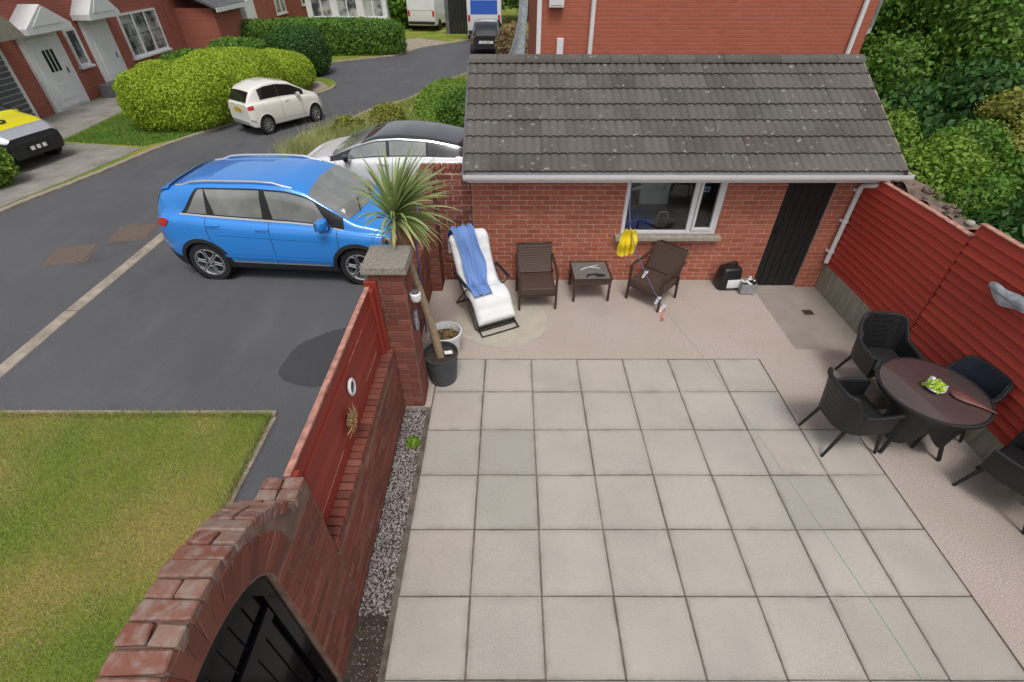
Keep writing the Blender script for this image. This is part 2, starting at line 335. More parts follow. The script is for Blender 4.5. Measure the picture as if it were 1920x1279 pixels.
def cr(pts, n=8):
    pts = [Vector(p) for p in pts]; o = []
    for i in range(len(pts) - 1):
        a, b, c, d = pts[max(i - 1, 0)], pts[i], pts[i + 1], pts[min(i + 2, len(pts) - 1)]
        for k in range(n):
            t = k / n; o.append(.5 * ((2 * b) + (c - a) * t + (2 * a - 5 * b + 4 * c - d) * t * t + (3 * b - a - 3 * c + d) * t ** 3))
    return o + [pts[-1]]
# brick pieces: a few shared, slightly irregular bevelled blocks 0.215 x 0.065 x depth
def block_variants(name, dx, dy, dz, mat, k=4, bev=.006, jit=.0035):
    L = []
    for i in range(k):
        m = MB(); m.box((0, 0, 0), (dx, dy, dz)); m.v = [tuple(c + random.uniform(-jit, jit) for c in v) for v in m.v]
        me = m.mesh(name, bevel=bev, seg=1); me.materials.append(M[mat]); L.append(me)
    return L
BR = {k: block_variants('brick', .215, .036, .065, k) for k in ('brick', 'brick_old')}
def brick_face(parent, kind, org, rz, length, height, holes=(), limit=300, key=None, z0=0, off=0):
    """running-bond bricks proud of a mortar plane; org = start of the wall at its base, rz = direction; bricks stand out of the face by 6 mm"""
    ca, sa = math.cos(rz), math.sin(rz); out = []; k = 0; z = z0
    while z + .065 <= height + 1e-6:
        x = -(.1125 if k % 2 else 0) - off
        while x < length:
            segs = [(max(x, 0) + .005, min(x + .225, length) - .005)]
            for (a, b, c, d) in holes:
                if z + .065 > c and z < d:
                    ns = []
                    for (p, q) in segs:
                        if q <= a or p >= b: ns.append((p, q))
                        else:
                            if p < a: ns.append((p, a - .004))
                            if q > b: ns.append((b + .004, q))
                    segs = ns
            for p, q in segs:
                if q - p > .025: out.append(((p + q) / 2, z + .0375, q - p))
            x += .225
        z += .075; k += 1
    if key: out.sort(key=key)
    rest = MB()
    for i, (u, zz, ln) in enumerate(out):
        j = random.uniform(-.0015, .0015)
        P = Vector((org[0] + u * ca - (-.012 + j) * sa * -1 * 0, org[1] + u * sa, org[2] + zz))
        P += Vector((sa, -ca, 0)) * (-.012 + j)       # outward normal is to the right of the direction of travel
        if i < limit:
            o = link('brick', random.choice(BR[kind]), None, parent); o.location = P; o.rotation_euler = (random.uniform(-.006, .006), random.uniform(-.008, .008), rz); o.scale = (ln / .215, 1, 1)
        else: rest.box(P, (ln, .036, .065), rot=(0, 0, rz))
    if rest.v: rest.build('brickwork', kind, parent, bevel=.004, seg=1, kind='stuff')
# ================================================================== GROUND AND ROADS
G = -.08
sheet('ground', [(-250, -120), (250, -120), (250, 330), (-250, 330)], -.36, 'earth', .5)
sheet('road', [(-1.47, -6), (-1.47, 6.7), (-.8, 6.7), (-.8, 12.2), (.4, 12.2), (.4, 40), (-45, 40), (-45, -6)], G, 'asphalt', .25)
edgeL = [(p.x, p.y) for p in cr([(-11.2, -6, 0), (-11.05, 6, 0), (-10.6, 9.46, 0), (-10.15, 11.2, 0), (-9.74, 13.1, 0), (-9.35, 14.4, 0), (-8.65, 16.0, 0), (-8.0, 18.2, 0), (-7.35, 19.6, 0), (-6.95, 20.9, 0), (-7.5, 22.3, 0), (-9.5, 22.9, 0), (-15, 23.2, 0)], 5)]
sheet('front_gardens', edgeL + [(-45, 23), (-45, -6)], -.055, 'turf', .25)
sheet('concrete_driveway', [(-12.66, 13.98), (-11.2, 13.78), (-10.05, 13.5), (-10.35, 11.6), (-10.85, 9.2), (-14.9, 9.0), (-14.9, 14.3)], -.045, 'drive', .1)
sheet('front_path', [(-14.9, 14.31), (-12.68, 14.0), (-12.75, 15.2), (-12.9, 17.0), (-12.3, 20), (-12.3, 22), (-14.9, 22)], -.041, 'drive', .1)
sheet('gravel_corner', [(-8.0, 19.0), (-7.4, 19.9), (-7.15, 20.9), (-7.7, 21.8), (-9.2, 22.2), (-9.3, 19.6)], -.043, 'kerb', .1)
def sweep_strip(name, pts, w, z0, z1, mat, piece=.9):
    root = structure(link(name, None)); root.empty_display_size = .1
    pts = [Vector((p[0], p[1], 0)) for p in pts]; L = 0
    segs = []
    for a, b in zip(pts, pts[1:]):
        l = (b - a).length; n = max(1, round(l / piece)); 
        for i in range(n): segs.append((a.lerp(b, i / n), a.lerp(b, (i + 1) / n)))
    for a, b in segs:
        m = MB(); d = (b - a); l = d.length; m.box((0, 0, 0), (l - .008, w, z1 - z0)); o = m.build('kerb_stone', mat, root, bevel=.012, seg=1)
        c = (a + b) / 2; o.location = (c.x, c.y, (z0 + z1) / 2 + random.uniform(-.004, .004)); o.rotation_euler = (0, 0, math.atan2(d.y, d.x))
    return root
sweep_strip('street_kerb', edgeL[4:48:2], .13, -.3, -.02, 'kerb')
# flush concrete edging between drive and road, two levels of wear
sweep_strip('drive_edging', [(-6.66, 9.4), (-6.68, 6.0), (-6.64, 3.0), (-6.62, -2)], .21, -.25, G + .008, 'kerb', 1.9)
far = [(-45, 26.4), (-10, 25.9), (-8.55, 26.0), (-5.77, 28.0), (-4.9, 30.3), (-2.34, 33.2), (2, 34.4)]
sheet('far_verge', far + [(60, 34.4), (60, 120), (-45, 120)], -.05, 'turf', .25)
sweep_strip('far_kerb', far[1:], .14, -.3, -.03, 'kerb', 1.5)
sheet('far_driveway', [(-5.72, 28.2), (-4.95, 30.35), (-3.4, 32.1), (-5.6, 33.6), (-8.6, 31.4)], -.046, 'kerb', .1)
bed = [(-5.75, 12.6), (-6.0, 13.6), (-6.15, 14.6), (-5.3, 15.8), (-4.7, 17.6), (-3.8, 18.8), (-2.06, 23.3), (-1.2, 24.0), (.2, 24.0), (.2, 12.4)]
sheet('verge_bed', bed, -.04, 'turf', .25)
sweep_strip('verge_kerb', bed[:8], .12, -.3, -.025, 'kerb', .9)
for i, (x, y, a) in enumerate([(-7.9, 7.72, .28), (-7.3, 8.58, .22)]):
    m = MB(); m.box((0, 0, 0), (.62, .62, .02)); o = m.build('road_cover', 'cobble', bevel=.006); o.location = (x, y, G + .0005); o.rotation_euler = (0, 0, a)
    tag(o, ['brown rusty square cover in the road farther from the blue car', 'brown square cover in the road just behind the blue car'][i], 'drain cover', 'road covers')
    f = MB(); f.box((0, 0, 0), (.70, .70, .012)); f2 = f.build('cover_frame', 'cobble', o); f2.location = (0, 0, -.0036)
m = MB(); pts = []
for k in range(120):
    a = 2 * math.pi * k / 120; rr = 1 + .07 * math.sin(3 * a + 1) + .02 * math.sin(7 * a) + random.uniform(-.012, .012); pts.append((-2.2 + .86 * rr * math.cos(a) + .25 * math.sin(a), 5.0 + .6 * rr * math.sin(a), ))
m.prism(pts, 'z', G - .01, G + .004); structure(m.build('asphalt_repair', 'asphalt_dark'))
# near lawn, edged with flush kerbs
lawn = [(-2.84, 3.84), (-2.86, 2.4), (-2.9, -1.0), (-7.4, -1.0), (-6.42, 3.84)]
sheet('lawn', lawn, -.045, 'turf', .25)
sweep_strip('lawn_edging', [(-6.45, 3.9), (-2.78, 3.9)], .09, -.25, -.05, 'kerb', .91)
sweep_strip('lawn_side_edging', [(-2.79, 3.85), (-2.81, 2.4), (-2.84, 0)], .07, -.25, -.055, 'kerb', .91)
def blades(name, n, region, z, h, wd, mat, label=None, parent=None):
    xs, ys = region(n); n = len(xs); hh = h * RNG.uniform(.5, 1.25, n); a = RNG.uniform(0, 6.283, n); lx, ly = RNG.normal(0, .45, n) * hh, RNG.normal(0, .45, n) * hh
    dx, dy = np.cos(a) * wd / 2, np.sin(a) * wd / 2; z = np.full(n, z) if np.isscalar(z) else z
    V = np.stack([np.stack([xs - dx, ys - dy, z], 1), np.stack([xs + dx, ys + dy, z], 1), np.stack([xs + lx, ys + ly, z + hh], 1)], 1).reshape(-1, 3)
    me = np_mesh(name, V, np.arange(3 * n).reshape(-1, 3), np.repeat(RNG.random(n), 3))
    return tag(link(name, me, mat, parent), label, 'grass', kind='stuff')
def lawn_region(n):
    x = RNG.uniform(-6.6, -2.86, n); y = 3.82 - RNG.beta(1, 1.1, n) * 3.6; k = (x > -7.4 + (y + 1) * .2) & (np.sqrt(x * x + y * y) < 9)
    return x[k], y[k]
blades('lawn_grass', 150000, lawn_region, -.047, .034, .0045, 'grass', 'patchy green and straw lawn grass beside the brick gateway')
def lawn_edge(n): 
    a = RNG.random(n) < .6; x = np.where(a, RNG.uniform(-6.4, -2.82, n), -2.83 + RNG.normal(0, .02, n)); y = np.where(a, 3.85 + RNG.normal(0, .02, n), RNG.uniform(1.0, 3.84, n)); return x, y
blades('lawn_edge_grass', 9000, lawn_edge, -.05, .06, .006, 'grass', 'longer tufts of grass spilling over the near lawn edging')
def inpoly(x, y, poly):
    c = np.zeros(len(x), bool); j = len(poly) - 1
    for i in range(len(poly)):
        xi, yi = poly[i]; xj, yj = poly[j]; c ^= ((yi > y) != (yj > y)) & (x < (xj - xi) * (y - yi) / (yj - yi + 1e-12) + xi); j = i
    return c
def poly_region(poly):
    xs = [p[0] for p in poly]; ys = [p[1] for p in poly]
    def f(n):
        x = RNG.uniform(min(xs), max(xs), n); y = RNG.uniform(min(ys), max(ys), n); k = inpoly(x, y, poly); return x[k], y[k]
    return f
blades('garden_grass', 42000, poly_region([(-12.6, 14.1), (-10.05, 13.65), (-9.3, 14.8), (-8.8, 16.2), (-11.5, 19), (-12.3, 19.5), (-12.75, 17)]), -.055, .06, .02, 'fresh_grass', 'short green lawn between the front path and the big golden hedge')
# ================================================================== PATIO
patio = structure(link('patio', None)); 
m = MB(); m.box((1.45, 2.85, -.112), (4.9, 4.2, .2)); m.box((3.4, 1.9, -.114), (.92, 3.4, .2)); m.build('joint_bed', 'joint', patio)
SL = block_variants('paving_slab', .592, .592, .05, 'slab', 4, .007, .0025)
for r_ in range(8):
    for c_ in range(8):
        if r_ < 2 and c_ > 6: continue
        o = link('paving_slab', random.choice(SL), None, patio)
        o.location = (-.65 + .6 * c_ + random.uniform(-.002, .002), 4.5 - .6 * r_ + random.uniform(-.002, .002), -.025 + random.uniform(-.002, .002))
        o.rotation_euler = (0, 0, random.choice((0, math.pi / 2, math.pi)) + random.uniform(-.004, .004))
m = MB()
for (x0, x1, y0, y1) in [(-1.3, 3.82, 4.805, 6.77), (3.82, 5.06, 4.805, 5.0), (3.257, 5.06, 3.606, 4.805), (3.857, 5.06, -.6, 3.606), (-1.3, -.956, 3.95, 4.805), (-.956, 3.857, -1.2, -.31)]:
    m.box(((x0 + x1) / 2, (y0 + y1) / 2, -.125), (x1 - x0, y1 - y0, .25))
structure(m.build('concrete_patio', 'aggregate'))
rec = sheet('sunken_door_area', [(3.8, 4.98), (5.06, 4.98), (5.06, 6.85), (3.8, 6.85)], -.13, 'concrete', .2)
m = MB(); m.box((4.42, 5.05, -.124), (.5, .12, .012)); m.build('cement_patch', 'concrete_pale', rec)
m = MB(); m.box((4.52, 6.02, -.131), (.2, .17, .01)); gr = m.build('drain_frame', 'concrete', rec)
m = MB(); [m.box((4.46 + .03 * i, 6.02, -.124), (.012, .12, .01)) for i in range(5)]; m.build('drain_grate', 'earth', gr)
m = MB(); m.box((4.52, 6.02, -.1275), (.15, .125, .006)); m.build('drain_opening', 'earth', gr)
m = MB(); m.prism([(-.15 + .66 * math.cos(2 * math.pi * k / 56), 5.66 + .63 * math.sin(2 * math.pi * k / 56)) for k in range(56)], 'z', -.02, .004); structure(m.build('round_concrete_patch', 'concrete_pale'))
# gravel strip of slate chippings
gs = sheet('gravel_strip', [(-1.27, .2), (-.957, .2), (-.957, 3.95), (-1.27, 3.95)], -.055, 'earth', .2)
def chips(name, n, x0, x1, y0, y1, z, s, mat, label):
    c = np.stack([RNG.uniform(x0, x1, n), RNG.uniform(y0, y1, n), z + RNG.uniform(0, .022, n)], 1)
    base = np.array([[-1, -.6, -.25], [1, -.5, -.3], [.1, 1, -.2], [-.5, .1, .45], [.6, .2, .35]]) 
    q = RNG.normal(size=(n, 3, 3)); q, _ = np.linalg.qr(q); q = q * .45 + np.eye(3) * .55; sc = s * RNG.uniform(.5, 1.3, (n, 1, 1))
    a = RNG.uniform(0, 6.28, n); rz = np.zeros((n, 3, 3)); rz[:, 0, 0] = np.cos(a); rz[:, 0, 1] = -np.sin(a); rz[:, 1, 0] = np.sin(a); rz[:, 1, 1] = np.cos(a); rz[:, 2, 2] = 1
    V = np.einsum('nij,njk->nik', (base[None] * sc) @ q, rz) + c[:, None]
    Fc = np.array([[0, 1, 4], [0, 4, 3], [1, 2, 4], [2, 3, 4], [2, 0, 3], [0, 2, 1]]); Ff = (Fc[None] + (np.arange(n) * 5)[:, None, None]).reshape(-1, 3)
    return tag(link(name, np_mesh(name, V.reshape(-1, 3), Ff, np.repeat(RNG.random(n), 5)), mat), label, 'gravel', kind='stuff')
chips('slate_chippings', 7000, -1.255, -.965, 1.66, 3.93, -.045, .021, 'gravel', 'purple grey slate chippings between the brick wall and the slabs')
chips('scattered_chippings', 260, -1.24, -.965, 1.2, 1.7, -.052, .013, 'gravel', 'few pale chippings scattered on bare earth by the gate')
m = MB()
for k in range(26): m.box((-1.13 + random.uniform(-.08, .08), 1.12 + random.uniform(-.12, .06), -.03 + .003 * k % .03), (.16, .012, .006), rot=(random.uniform(-.2, .2), random.uniform(-.1, .1), random.uniform(-.35, .35)))
tag(m.build('wood_splinters', 'palm_bark'), 'heap of thin wood splinters on the earth by the gate', 'wood', kind='stuff')
# ================================================================== GARAGE
ga = thing('brick_garage', 'low red brick garage with grey tiled roof, white window and black door', 'garage', (2.3, 8.3, 0))
GX0, GX1, GY0, GY1 = -.57, 5.22, 6.75, 9.95
m = MB(); xs = [GX0, 1.64, 3.08, 3.93, 4.63, GX1]
T = .11
def seg(x0, x1, z0, z1): m.box(((x0 + x1) / 2, GY0 + T / 2, (z0 + z1) / 2), (x1 - x0, T, z1 - z0))
for i in (0, 2, 4): seg(xs[i], xs[i + 1], -.3, 1.98)
seg(1.64, 3.08, -.3, .80); seg(1.64, 3.08, 1.88, 1.98); seg(3.93, 4.63, 1.9, 1.98); seg(3.93, 4.63, -.3, -.14)
m.box(((GX0 + GX1) / 2, GY1 - T / 2, .84), (GX1 - GX0, T, 2.28))
for x in (GX0, GX1 - T): m.prism([(GY0 + T + .001, -.3), (GY1 - T - .001, -.3), (GY1 - T - .001, 1.98), (8.33, 2.76), (GY0 + T + .001, 2.02)], 'x', x, x + T)
wall = m.build('wall', 'mortar', ga, world=True)
brick_face(wall, 'brick', (GX0, GY0, 0), 0, GX1 - GX0, 1.95, holes=[(2.21, 3.65, .74, 1.88), (4.5, 5.2, -.2, 1.9), (0, 4.39, -1, -.02)], z0=-.15, limit=300,
    key=lambda b: (b[1] > 1.72) * 10 + abs(b[0] - 1.5) * .1)
brick_face(wall, 'brick', (GX0, 9.9, 0), R(-90), 3.1, 1.9, limit=0)
m = MB(); m.box((2.32, 8.35, -.12), (5.5, 2.9, .1)); m.build('floor', 'concrete', ga, world=True)
# roof
E0 = Vector((0, 6.38, 1.885)); RID = Vector((0, 8.33, 2.905)); sl_ = (RID - E0); LS = sl_.length; pit = math.atan2(sl_.z, sl_.y)
m = MB(); m.prism([(6.47, 1.86), (8.33, 2.835), (10.2, 1.86), (10.2, 1.80), (8.33, 2.775), (6.47, 1.80)], 'x', -.62, 5.22); roof = m.build('roof', 'tile', ga, world=True)
RX0, RX1 = -.64, 5.25; NT = 17; TW = (RX1 - RX0) / NT; ROWS = 7; GA = (LS - .06) / ROWS
def tile_mesh():
    m = MB(); nu = 18; prof = []
    for i in range(nu + 1):
        u = i / nu; prof.append((u * TW, .021 * abs(math.sin(math.pi * 3 * u)) ** .8 + .002))
    j = lambda: random.uniform(-.0015, .0015)
    L = GA + .06
    V = []
    for (x, z) in prof: V += [(x, j(), z - .028), (x, j(), z), (x, L, z - .004)]
    Fc = []
    for i in range(nu):
        a = i * 3; Fc += [(a, a + 3, a + 4, a + 1), (a + 1, a + 4, a + 5, a + 2)]
    Fc += [(0, 1, 2), (nu * 3, nu * 3 + 2, nu * 3 + 1)]
    m.add(V, Fc); me = m.mesh('roof_tile', smooth=45, fixn=False); me.materials.append(M['tile']); return me
TM = [tile_mesh() for _ in range(4)]
for r_ in range(ROWS):
    for c_ in range(NT):
        o = link('roof_tile', random.choice(TM), None, roof); p = E0 + sl_ * (r_ * GA / LS)
        o.location = (RX0 + c_ * TW + random.uniform(-.002, .002), p.y + random.uniform(-.004, .004), p.z + .02 + random.uniform(-.002, .003)); o.rotation_euler = (pit - .07, random.uniform(-.006, .006), random.uniform(-.004, .004))
for c_ in range(14):
    m = MB(); L = (RX1 - RX0) / 14; m.grid(lambda u, v: (u * (L - .006), .15 * math.cos(math.pi * v) * 1.0, .085 * math.sin(math.pi * v) ** .7 + random.uniform(-.002, .002)), 3, 8)
    o = m.build('ridge_tile', 'tile', roof, smooth=50, solid=.012); o.location = (RX0 + c_ * L, 8.33, 2.87 + random.uniform(-.003, .003))
for x in (RX0 - .012, RX1 + .012):
    m = MB(); m.prism([(6.37, 1.87), (8.33, 2.895), (8.33, 2.83), (6.37, 1.80)], 'x', x - .014, x + .014); m.build('verge', 'kerb' if x > 0 else 'slate', roof)
# gutter, fascia, downpipe
m = MB(); m.box((2.31, 6.475, 1.795), (5.84, .02, .15)); m.build('fascia', 'upvc', ga, world=True)
gp = [(-.058, .0), (-.056, -.045), (-.035, -.085), (.0, -.098), (.04, -.09), (.055, -.05), (.056, 0.0)]
m = MB(); m.grid(lambda u, v: (-.65 + u * 5.97, 6.395 + gp[round(v * 6)][0], 1.866 + gp[round(v * 6)][1]), 12, 6)
gut = m.build('gutter', 'upvc', ga, world=True, smooth=50, solid=.006)
for x in (-.648, 5.318):
    m = MB(); m.prism([(6.395 + a, 1.866 + b) for a, b in gp], 'x', x - .004, x + .004); m.build('end_cap', 'upvc', gut)
for x in (.5, 1.75, 3.0, 4.2):
    m = MB(); m.grid(lambda u, v: (x + (u - .5) * .07, 6.395 + gp[round(v * 6)][0] * 1.1, 1.868 + gp[round(v * 6)][1] * 1.08), 1, 6); m.build('bracket', 'upvc', gut, smooth=50, solid=.004)
m = MB(); m.tube(cr([(5.04, 6.40, 1.78), (5.04, 6.41, 1.70), (4.96, 6.52, 1.66), (4.93, 6.66, 1.60), (4.93, 6.685, 1.5)], 4) + [Vector((4.93, 6.685, .36))], .036, 10)
dp = m.build('downpipe', 'upvc', ga, world=True, smooth=40)
for z in (1.52, 1.05, .55):
    m = MB(); m.lathe([(.036, -.02), (.044, -.02), (.044, .02), (.036, .02)], (4.93, 6.685, z), 12); m.box((4.93, 6.73, z), (.11, .03, .03)); m.build('pipe_clip', 'upvc', dp, smooth=40)
m = MB(); m.tube([(4.96, 6.70, .42), (5.05, 6.70, .41)], .014, 8); m.build('waste_pipe', 'upvc', ga, world=True, smooth=40)
# window
wx0, wx1, wz0, wz1 = 1.645, 3.075, .815, 1.875; Yf = 6.755
m = MB(); f = .055
m.box(((wx0 + wx1) / 2, Yf + .03, wz0 + f / 2), (wx1 - wx0, .07, f)); m.box(((wx0 + wx1) / 2, Yf + .03, wz1 - f / 2), (wx1 - wx0, .07, f))
for x in (wx0 + f / 2, wx1 - f / 2, 2.66): m.box((x, Yf + .03, (wz0 + wz1) / 2), (f if x != 2.66 else .07, .068, wz1 - wz0 - 2 * f - .001))
win = m.build('window', 'upvc', ga, world=True, bevel=.006, seg=1)
m = MB(); 
for a, b, c, d in [(2.70, 3.015, wz0 + f + .004, wz0 + f + .045), (2.70, 3.015, wz1 - f - .045, wz1 - f - .004)]: m.box(((a + b) / 2, Yf + .004, (c + d) / 2), (b - a, .05, d - c))
for x in (2.72, 2.997): m.box((x, Yf + .0042, (wz0 + wz1) / 2), (.04, .05, wz1 - wz0 - 2 * f - .1))
m.build('opening_sash', 'upvc', win, bevel=.005, seg=1)
for a, b in ((1.70, 2.625), (2.74, 2.977)):
    m = MB(); m.box(((a + b) / 2, Yf + .028, (wz0 + wz1) / 2), (b - a, .006, wz1 - wz0 - 2 * f)); m.build('pane', 'pane', win)
m = MB(); m.box((2.36, 6.735, .775), (1.6, .17, .07)); m.build('sill', 'sill', ga, world=True, bevel=.01)
# door of upright boards
m = MB(); m.box((4.28, 6.80, .88), (.69, .02, 2.03)); door = m.build('door', 'black_door', ga, world=True)
for i in range(6):
    m = MB(); m.box((0, 0, 0), (.107, .02, 2.0)); o = m.build('board', 'black_door', door, bevel=.004, seg=1); o.location = (3.993 + .1145 * i, 6.785 + random.uniform(-.001, .001), .88)
m = MB(); m.tube([(4.0, 6.77, .93), (4.0, 6.73, .93), (4.0, 6.73, .84), (4.0, 6.77, .84)], .008, 6); m.build('handle', 'metal_black', door)
m = MB(); m.box((4.28, 6.735, -.155), (.74, .12, .06)); m.build('step', 'concrete', ga, world=True, bevel=.008)
# things inside, seen through the window
m = MB(); m.box((2.35, 7.75, 1.0), (.5, .03, 1.0), rot=(-.12, 0, .1)); tag(m.build('white_board', 'white_paint', bevel=.004), 'plain white board standing inside the garage behind the window', 'board')
m = MB(); m.box((1.95, 7.15, .72), (.42, .4, .5), taper=1.12); tag(m.build('blue_crate', 'blue_plastic', bevel=.03, smooth=40), 'blue plastic crate inside the garage at the left of the window', 'crate')
m = MB(); m.tube(cr([(2.25, 7.0, .55), (2.25, 7.0, 1.0), (2.32, 7.0, 1.06), (2.4, 7.0, 1.0), (2.4, 7.0, .55)], 5), .012, 8); tag(m.build('metal_hoop', 'metal', smooth=40), 'bent silver metal hoop inside the garage window', 'hoop')
m = MB(); m.box((2.05, 7.45, 1.28), (.34, .02, .05), rot=(0, -.3, 0)); m.box((2.2, 7.45, 1.4), (.05, .021, .3), rot=(0, .2, 0)); m.box((2.12, 7.45, 1.36), (.3, .019, .04), rot=(0, -.9, 0)); tag(m.build('white_bracket', 'white_paint'), 'white triangular bracket leaning inside the garage window', 'bracket')
m = MB(); m.box((2.86, 7.0, 1.42), (.17, .03, .11)); sg = m.build('blue_pack', 'blue_plastic', bevel=.006); tag(sg, 'small pale blue pack inside the narrow right hand window', 'pack')
m = MB(); [m.box((2.81 + .05 * (i % 3), 6.982, 1.395 + .05 * (i // 3)), (.035, .006, .03)) for i in range(6)]; m.build('printed_label', 'plate_white', sg)
m = MB(); m.box((3.0, 7.4, .45), (2.6, .5, .9)); tag(m.build('workbench', 'bark', bevel=.01), 'dark wooden workbench inside the garage', 'workbench')
# ================================================================== WALL LEFT OF GARAGE, CORNER PIER
bw = thing('boundary_wall', 'plain red brick wall joining the garage to the corner pier', 'wall', (-.85, 6.85, 0))
m = MB(); m.box((-.935, 6.86, .73), (.73 - .004, .2, 2.06)); c_ = m.build('wall_core', 'mortar', bw, world=True)
brick_face(c_, 'brick_old', (-1.30, 6.76, 0), 0, .726, 1.72)
for k in range(10):
    o = link('coping_brick', random.choice(BR['brick_old']), None, c_); o.location = (-1.262 + k * .0735, 6.86, 1.782); o.rotation_euler = (0, R(90), R(90)); o.scale = (.215 * 0 + .30, 1, 1); o.rotation_euler = (R(90), 0, R(90)); o.scale = (1, 1.8, 1)
pr = thing('corner_pier', 'narrow brick pier in the corner between garage wall and red fence', 'pier', (-1.2, 6.55, 0))
m = MB(); m.box((-1.205, 6.585, .80), (.215, .325, 2.0)); c_ = m.build('pier_core', 'mortar_old', pr, world=True)
brick_face(c_, 'brick_old', (-1.3125, 6.4225, 0), 0, .215, 1.78); brick_face(c_, 'brick_old', (-1.0975, 6.4225, 0), R(90), .325, 1.78)
# ================================================================== PILLAR
pl = thing('gate_pillar', 'square red brick pillar with pebbly stone cap beside the potted palm', 'pillar', (-1.205, 4.13, 0))
px0, px1, py0, py1 = -1.375, -1.035, 3.96, 4.30
m = MB(); m.box(((px0 + px1) / 2, (py0 + py1) / 2, .76), (px1 - px0, py1 - py0, 2.1)); core = m.build('pillar_core', 'mortar_old', pl, world=True)
for (o_, a) in (((px0, py0, 0), 0), ((px1, py0, 0), 90), ((px1, py1, 0), 180), ((px0, py1, 0), 270)): brick_face(core, 'brick_old', o_, R(a), .34, 1.815, limit=80, off=.0)
m = MB(); m.box((-1.205, 4.135, 1.865), (.44, .46, .085), taper=.94); m.build('cap_stone', 'cap', pl, world=True, bevel=.012)
# ================================================================== LOW WALLS AND RED BOARD FENCES
def low_wall(name, label, y0, y1, top, xf=-1.262, th=.223):
    t = thing(name, label, 'wall', (xf - th / 2, (y0 + y1) / 2, 0))
    m = MB(); m.box((xf - th / 2, (y0 + y1) / 2, top / 2 - .15), (th, y1 - y0, top + .3)); c = m.build('wall_core', 'mortar_old', t, world=True)
    brick_face(c, 'brick_old', (xf, y0, 0), R(90), y1 - y0, top - .01)
    n = int((y1 - y0) / .0755); MBs = block_variants('coping_brick', th + .012, .066, .1, 'brick_old', 3, .006)
    for i in range(n):
        o = link('coping_brick', random.choice(MBs), None, c); o.location = (xf - th / 2 + random.uniform(-.003, .003), y0 + (i + .5) * (y1 - y0) / n, top + .052 + random.uniform(-.002, .003)); o.rotation_euler = (random.uniform(-.02, .02), random.uniform(-.01, .01), random.uniform(-.012, .012))
    return t
low_wall('garden_wall', 'low weathered brick wall below the red boards, along the slate chippings', 1.763, 3.955, .80)
low_wall('rear_garden_wall', 'low brick wall between the stone capped pillar and the corner pier', 4.305, 6.415, .80)
def board_fence(name, label, y0, y1, z0, n, bh, x=-1.372, group='red painted board fences'):
    t = thing(name, label, 'fence', (x, (y0 + y1) / 2, z0), group=group)
    for i in range(n):
        m = MB(); L = y1 - y0; m.grid(lambda u, v: (random.uniform(-.0015, .0015) + (.009 if v > .5 else 0), -L / 2 + u * L, -bh / 2 + v * (bh - .004)), 8, 1)
        o = m.build('board', 'fence', t, solid=.018, bevel=0); o.location = (.004 * (i % 2), 0, bh * (i + .5)); o.rotation_euler = (random.uniform(-.004, .004), -.11, 0)
        y_ = -L / 2 + .08
        while y_ < L / 2 - .2:
            q_ = random.uniform(.1, .5); q_ = min(q_, L / 2 - .06 - y_)
            if random.random() < .6: e_ = MB(); e_.box((.019, y_ + q_ / 2, bh / 2 - .009), (.006, q_, random.uniform(.005, .011))); e_.build('worn_edge', 'worn_edge', o)
            y_ += q_ + random.uniform(.0, .15)
    m = MB(); m.box((-.006, 0, n * bh + .008), (.045, L - .004, .02)); m.build('top_rail', 'worn_edge', t, bevel=.004)
    for s in (-1, 1):
        m = MB(); m.box((.022, s * (L / 2 - .03), n * bh / 2 - .01), (.055, .06, n * bh + .02)); m.build('post', 'fence', t, bevel=.006)
    for k in range(3):
        m = MB(); m.box((-.035, (k - 1) * L * .33, n * bh / 2), (.03, .05, n * bh - .04)); m.build('batten', 'fence', t)
    return t
board_fence('board_fence', 'long red painted board fence on the low wall, carrying the oval and leaf ornaments', 1.775, 3.90, .905, 5, .157)
board_fence('board_fence', 'short red painted board fence behind the potted palm', 4.33, 6.40, .905, 4, .157)
m = MB(); m.box((-1.352, 3.925, 1.32), (.12, .035, .86)); 
tag(m.build('pillar_batten', 'fence', bevel=.006), 'upright red board fixed against the stone capped pillar', 'board')
# ================================================================== BRICK GATEWAY WITH BLACK GATE
gw = thing('brick_gateway', 'arched brick gateway with lichened coping bricks, beside the near lawn', 'gateway', (-1.37, .7, 0))
X0, X1 = -1.485, -1.262; CY, SP = .70, 1.60
def arc(hw, rise, k, n=28): a = math.pi * k / n; return (CY + hw * math.cos(a), SP + rise * math.sin(a))
outer = [arc(.865, .572, k) for k in range(29)]; inner = [arc(.50, .345, k) for k in range(29)]
m = MB(); V = []; Fc = []
oc = [(1.76 if k == 0 else -.36 if k == 28 else y, max(z, 1.66)) for k, (y, z) in enumerate(outer)]
ring = [(1.76, -.3), (1.76, 1.2), (1.76, SP - .1)] + oc + [(-.36, SP - .1), (-.36, 1.2), (-.36, -.3)]
inr = [(1.20, -.3), (1.20, 1.2), (1.20, SP - .1)] + inner + [(.20, SP - .1), (.20, 1.2), (.20, -.3)]
for x in (X0, X1):
    V += [(x, a, b) for a, b in ring] + [(x, a, b) for a, b in inr]
n1 = len(ring); tot = 2 * n1
for i in range(n1 - 1):
    Fc += [(i, i + 1, n1 + i + 1, n1 + i), (tot + i, tot + n1 + i, tot + n1 + i + 1, tot + i + 1), (i, tot + i, tot + i + 1, i + 1), (n1 + i, n1 + i + 1, tot + n1 + i + 1, tot + n1 + i)]
m.add(V, Fc); core = m.build('gateway_core', 'mortar_old', gw, world=True)
VO = block_variants('arch_brick', .036, .066, .205, 'brick_old', 4, .004)
NV = 24
